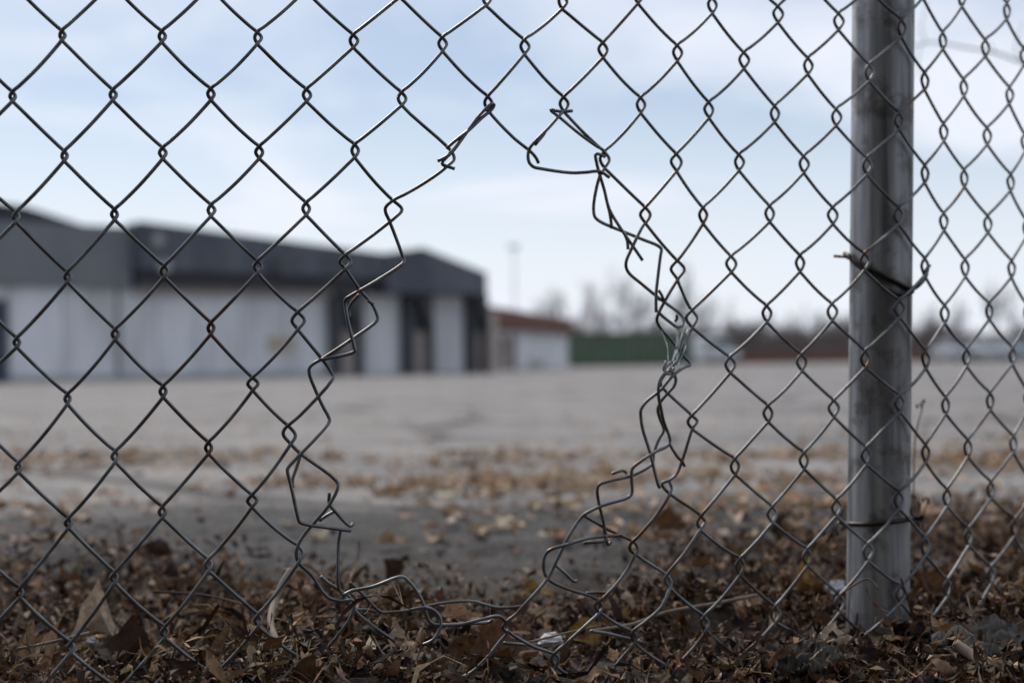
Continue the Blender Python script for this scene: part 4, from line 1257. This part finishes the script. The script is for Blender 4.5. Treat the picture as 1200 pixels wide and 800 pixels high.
leaf_at(548, 797, .045, 'brown', 4, 'brown leaf cut by the bottom frame edge at centre', -.3, (.6, .1), .010)
leaf_at(541, 752, .034, 'tan', 1, 'small ribbed tan leaf under the loose wire loop', .2, (.5, .1), .014)
leaf_at(940, 718, .05, 'ochre', 3, 'cupped yellow-brown leaf just left of the post foot', .9, (.7, .2), .016)
leaf_at(985, 776, .036, 'pale', 4, 'flat greyish leaf in front of the post foot', .2, (.3, .05), .012)
leaf_at(1095, 716, .045, 'brown', 2, 'rust-brown folded leaf just right of the post foot', .5, (.9, .3), .014)
leaf_at(1142, 690, .042, 'pale', 1, 'pale broad leaf in the litter under the right-hand mesh', .1, (.35, .1), .014)
leaf_at(1185, 705, .045, 'brown', 0, 'brown upright leaf at the right frame edge', .9, (.9, .1), .012)
leaf_at(630, 712, .036, 'ochre', 4, 'long ochre leaf lying left of the low wire loop', .1, (.2, .0), .010)
leaf_at(460, 644, .045, 'tan', 4, 'flat tan leaf on dark ground seen through the hole', .1, (.15, 0), .006)
g = np.random.default_rng(12)
LW = {'tan': 'tan', 'brown': 'brown', 'dark': 'dark brown', 'pale': 'pale beige', 'orange': 'orange-brown', 'ochre': 'ochre'}
CK = ['tan', 'brown', 'dark', 'pale', 'orange', 'tan', 'brown', 'ochre']
def zone(x, y):
    px = 600 + x / y * F
    return 'left of the hole' if px < 330 else 'below the hole' if px < 680 else 'between the hole and the post' if px < 990 else 'near and right of the post foot'
xs, ys, _ = place(48, (-.8, 1.2), (.93, 1.8), dens_bank, 21)
for i in range(len(xs)):
    s_ = g.uniform(.024, .044)
    ck = CK[g.integers(0, 8)] if g.random() > .5 else ('brown', 'dark')[g.integers(0, 2)]
    zn = zone(xs[i], ys[i])
    add_leaf((xs[i], ys[i], float(ground_z(xs[i], ys[i])) + g.uniform(.006, .016)), s_, (g.normal(0, .5), g.normal(0, .5), g.uniform(0, 6.28)), ck, int(g.integers(0, 6)),
             'loose %s leaf curled on the litter %s' % (LW[ck], zn), '%s leaves on the litter %s' % (LW[ck], zn))
xs, ys, _ = place(170, (-1.4, 2.4), (1.95, 4.2), dens_lot, 22)
CL = ['tan', 'orange', 'pale', 'tan', 'orange', 'pale']
for i in range(len(xs)):
    s_ = g.uniform(.04, .07)
    ck = CL[g.integers(0, 6)]
    px = 600 + xs[i] / ys[i] * F
    zn = 'behind the left mesh' if px < 330 else 'seen through the hole' if px < 760 else 'behind the mesh left of the post' if px < 1000 else 'right of the post'
    zn = ('near ' if ys[i] < 2.5 else 'farther ') + zn
    lf = add_leaf((xs[i], ys[i], float(ground_z(xs[i], ys[i])) + .004), s_, (g.normal(0, .12), g.normal(0, .12), g.uniform(0, 6.28)), ck, int(g.integers(0, 6)),
             '%s dry leaf lying on the asphalt, %s' % (LW[ck], zn), '%s leaves on the asphalt %s' % (LW[ck], zn))
    lf.scale.z = s_ * .4

# white scraps
def scrap(px, py, size, label, seed, flat=.55):
    g = np.random.default_rng(seed); p_ = on_ground(px, py)
    n, m = 12, 9; V = []
    for i in range(n + 1):
        th = math.pi * i / n
        for j in range(m):
            ph = 2 * math.pi * j / m
            r_ = g.uniform(.62, 1.05)
            V.append((r_ * math.sin(th) * math.cos(ph), r_ * math.sin(th) * math.sin(ph) * .8, r_ * math.cos(th) * flat))
    Fq = [(i * m + j, i * m + (j + 1) % m, (i + 1) * m + (j + 1) % m, (i + 1) * m + j) for i in range(n) for j in range(m)]
    o = link('paper_scrap', py_mesh('paper_scrap', V, Fq, False), M['paper'])
    o.location = (p_.x, p_.y, p_.z + size * .6 + .014); o.scale = (size, size, size); o.rotation_euler = (g.uniform(-.3, .3), g.uniform(-.3, .3), g.uniform(0, 6))
    tag(o, label, 'paper', 'white scraps in the litter')
scrap(645, 782, .011, 'white crumpled scrap at the bottom centre under the lowest knuckle', 1)
scrap(979, 716, .012, 'bluish white scrap tucked against the left of the post foot', 2)
scrap(57, 717, .010, 'whitish scrap at the left above the large pale leaf', 3, .4)
scrap(108, 778, .007, 'tiny white bit under the large pale domed leaf', 4)

# weathered bark slabs
def slab(px, py, w, d, label, seed, rz):
    g = np.random.default_rng(seed); p_ = on_ground(px, py)
    n, m = 26, 18; V = []
    for i in range(n):
        for j in range(m):
            u = i / (n - 1) - .5; q = j / (m - 1) - .5
            ed = 1 - .22 * g.random() * (1 if i in (0, n - 1) or j in (0, m - 1) else 0)
            rr = (1 - (2 * abs(u)) ** 3 * .25)
            V.append((u * w * ed, q * d * rr * ed, .014 * math.cos(u * 3) * math.cos(q * 2.4) + g.normal(0, .0022) + .004 * math.sin(u * 17 + q * 5) + .004 * math.sin(q * 31 + u * 9) - (.006 if (i * 7 + j * 3) % 11 == 0 else 0)))
    Fq = [(i * m + j, (i + 1) * m + j, (i + 1) * m + j + 1, i * m + j + 1) for i in range(n - 1) for j in range(m - 1)]
    o = link('bark_piece', py_mesh('bark_piece', V, Fq, True), M['bark_chip'])
    sm = o.modifiers.new('solid', 'SOLIDIFY'); sm.thickness = .005
    o.location = (p_.x, p_.y, p_.z + .008); o.rotation_euler = (.18, 0, rz)
    tag(o, label, 'bark')
slab(1165, 772, .095, .06, 'large grey weathered bark slab at the bottom right corner', 5, -.25)
slab(952, 794, .06, .035, 'thin grey bark slab at the bottom left of the post', 6, .1)

# roots, stems and sticks lying on the litter
def stem(name, pts, r0, r1, mat, label, cat, lift=0.0):
    P = []
    for q in pts:
        p_ = on_ground(q[0], q[1]) if len(q) == 2 else None
        if p_ is None:
            p_ = at(q[0], q[1], q[2])
        P.append((p_.x, p_.y, p_.z + lift))
    C_ = catmull(np.array(P), 6)
    v, f = tube_arrays(C_, np.linspace(r0, r1, len(C_)), 7)
    o = link(name, py_mesh(name, v, f, True), mat)
    tag(o, label, cat)
stem('dry_root', [(341, 668, 1.10), (332, 682, 1.09), (323, 702, 1.08), (317, 725, 1.05), (322, 745, 1.02), (334, 766, 1.0)], .0030, .0022, M['root'], 'curved tan root looping up at the lower left of the hole', 'root')
stem('stick', [(692, 739, 1.07), (740, 731, 1.09), (780, 717, 1.11), (837, 707, 1.12), (888, 697, 1.14)], .0011, .0016, M['stem'], 'long thin pale stem lying from the hole towards the post', 'stick')
stem('stick', [(1120, 760, .99), (1145, 778, .975), (1172, 803, .95)], .0035, .005, M['root'], 'short pale stick poking in at the bottom right corner', 'stick', .004)
stem('stick', [(1030, 690, 1.10), (1017, 678, 1.105), (998, 687, 1.11), (980, 700, 1.12)], .0009, .0007, M['stem'], 'fine bent stem crossing the post foot', 'stick')
stem('stick', [(1140, 716, 1.14), (1170, 712, 1.15), (1200, 703, 1.17), (1230, 697, 1.2)], .0014, .0010, M['stem'], 'thin stem lying across the litter at the right edge', 'stick')
stem('stick', [(20, 760, .97), (60, 752, .98), (105, 741, .99)], .0010, .0012, M['stem'], 'thin stem at the left beside the large pale leaf', 'stick')
stem('stick', [(180, 693, 1.12), (240, 697, 1.13), (300, 712, 1.1)], .0011, .0008, M['weed'], 'dark thin stem lying in the litter at lower left', 'stick')
stem('stick', [(620, 752, 1.03), (660, 742, 1.04), (700, 733, 1.05)], .0009, .0007, M['stem'], 'pale fibre lying under the low wire loop', 'stick')

# dry weeds behind the fence, right of the post
def weed(px, py0, Y, tops, label):
    b0 = at(px, py0, Y); gz = float(ground_z(b0.x, b0.y))
    e = empty('dry_weed', (b0.x, b0.y, gz - .01)); tag(e, label, 'weed')
    for pts in tops:
        P = [(0, 0, 0)] + [tuple(at(a, b, Y) - Vector((b0.x, b0.y, gz - .01))) for a, b in pts]
        C_ = catmull(np.array(P), 5)
        st = link('stalk', py_mesh('stalk', *tube_arrays(C_, np.linspace(.0008, .0005, len(C_)), 5), True), M['weed'], e)
        c = C_[-1]
        me = MB(); n = 6
        for i in range(5):
            q = c + np.array([random.uniform(-.004, .004), random.uniform(-.004, .004), random.uniform(-.006, .004)])
            s = random.uniform(.0008, .0016)
            me.tube([q - [0, 0, s * 1.6], q, q + [0, 0, s * 1.6]], np.array([s * .3, s, s * .25]), 5)
        me.build('seed_head', M['weed'], st)
weed(1070, 640, 1.32, [[(1072, 520), (1076, 495), (1080, 481), (1079, 472)]], 'thin dry weed stalk rising just right of the post')
weed(1084, 660, 1.28, [[(1078, 610), (1075, 585)], [(1082, 612), (1086, 588)]], 'short dry weed clump at the right of the post foot')

# thin bare sapling past the right edge whose branch reaches into the frame
sb = at(1420, 424, 3.2)
sp = empty('bare_sapling', (sb.x, sb.y, float(ground_z(sb.x, sb.y))))
tag(sp, 'thin bare branch reaching in from the right, blurred behind the mesh', 'branch')
so_ = Vector((sb.x, sb.y, float(ground_z(sb.x, sb.y))))
C_ = catmull(np.array([(0, 0, -.05), (.02, 0, .4), (-.01, .02, .9), (.03, 0, 1.5)]), 6)
link('trunk', py_mesh('trunk', *tube_arrays(C_, np.linspace(.018, .006, len(C_)), 8), True), M['bark'], sp)
br = [tuple(at(a, b, Yd) - so_) for a, b, Yd in ((1425, 190, 3.2), (1330, 125, 3.1), (1250, 88, 3.0), (1200, 74, 2.9), (1166, 62, 2.85), (1130, 56, 2.8), (1095, 50, 2.75), (1064, 55, 2.7))]
C_ = catmull(np.array(br), 5)
b1 = link('branch', py_mesh('branch', *tube_arrays(C_, np.linspace(.004, .0010, len(C_)), 6), True), M['bark'], sp)
for pts in ([(1166, 62), (1163, 56), (1160, 50)], [(1200, 74), (1190, 60), (1194, 40), (1200, 26)], [(1085, 51), (1080, 35), (1084, 12), (1088, 0)], [(1080, 52), (1076, 68), (1078, 92)]):
    C_ = catmull(np.array([tuple(at(a, b, 2.78) - so_) for a, b in pts]), 4)
    link('twig', py_mesh('twig', *tube_arrays(C_, np.linspace(.0012, .0006, len(C_)), 5), True), M['bark'], b1)

# evergreen light blocker, added unseen behind the viewer to shade bank and post
hd = empty('added_light_blocker', (0.6, -2.6, 0))
tag(hd, 'tall dark evergreen light blocker added on the near side of the fence, outside the frame', 'hedge_blocker')
g = np.random.default_rng(77)
M['hedge_blocker'] = noise_mat('blocker_evergreen', (0.03, 0.042, 0.024), (0.055, 0.07, 0.04), 6, .7)
n = 16000
hx = g.uniform(-9, 1.6, n); hz_ = g.uniform(0.02, 5.2, n); side = g.random(n)
hy = .75 + .35 * (fbm(hx * 1.1, hz_ * 1.1) - .5) + g.uniform(-.25, .05, n)
c = np.stack([hx, hy, hz_], -1)
d1 = g.normal(0, 1, (n, 3)); d1 /= np.linalg.norm(d1, axis=1)[:, None]
d2 = np.cross(d1, g.normal(0, 1, (n, 3))); d2 /= np.linalg.norm(d2, axis=1)[:, None]
sz_ = g.uniform(.06, .13, n)[:, None]
V = np.stack([c - d1 * sz_, c - d2 * sz_ * .5, c + d1 * sz_, c + d2 * sz_ * .5], 1).reshape(-1, 3)
link('blocker_leaves', np_mesh('blocker_leaves', V, np.arange(n * 4).reshape(-1, 4)), M['hedge_blocker'], hd)
MB().box(-9, 1.5, -.5, .55, 0.1, 5.1).build('blocker_core', M['hedge_blocker'], hd)
for k in range(6):
    x_ = -8.4 + 1.9 * k
    MB().tube([(x_, 0, -.1), (x_ + .05, .02, .1), (x_, 0, .3)], .06, 8).build('trunk', M['bark'], hd)
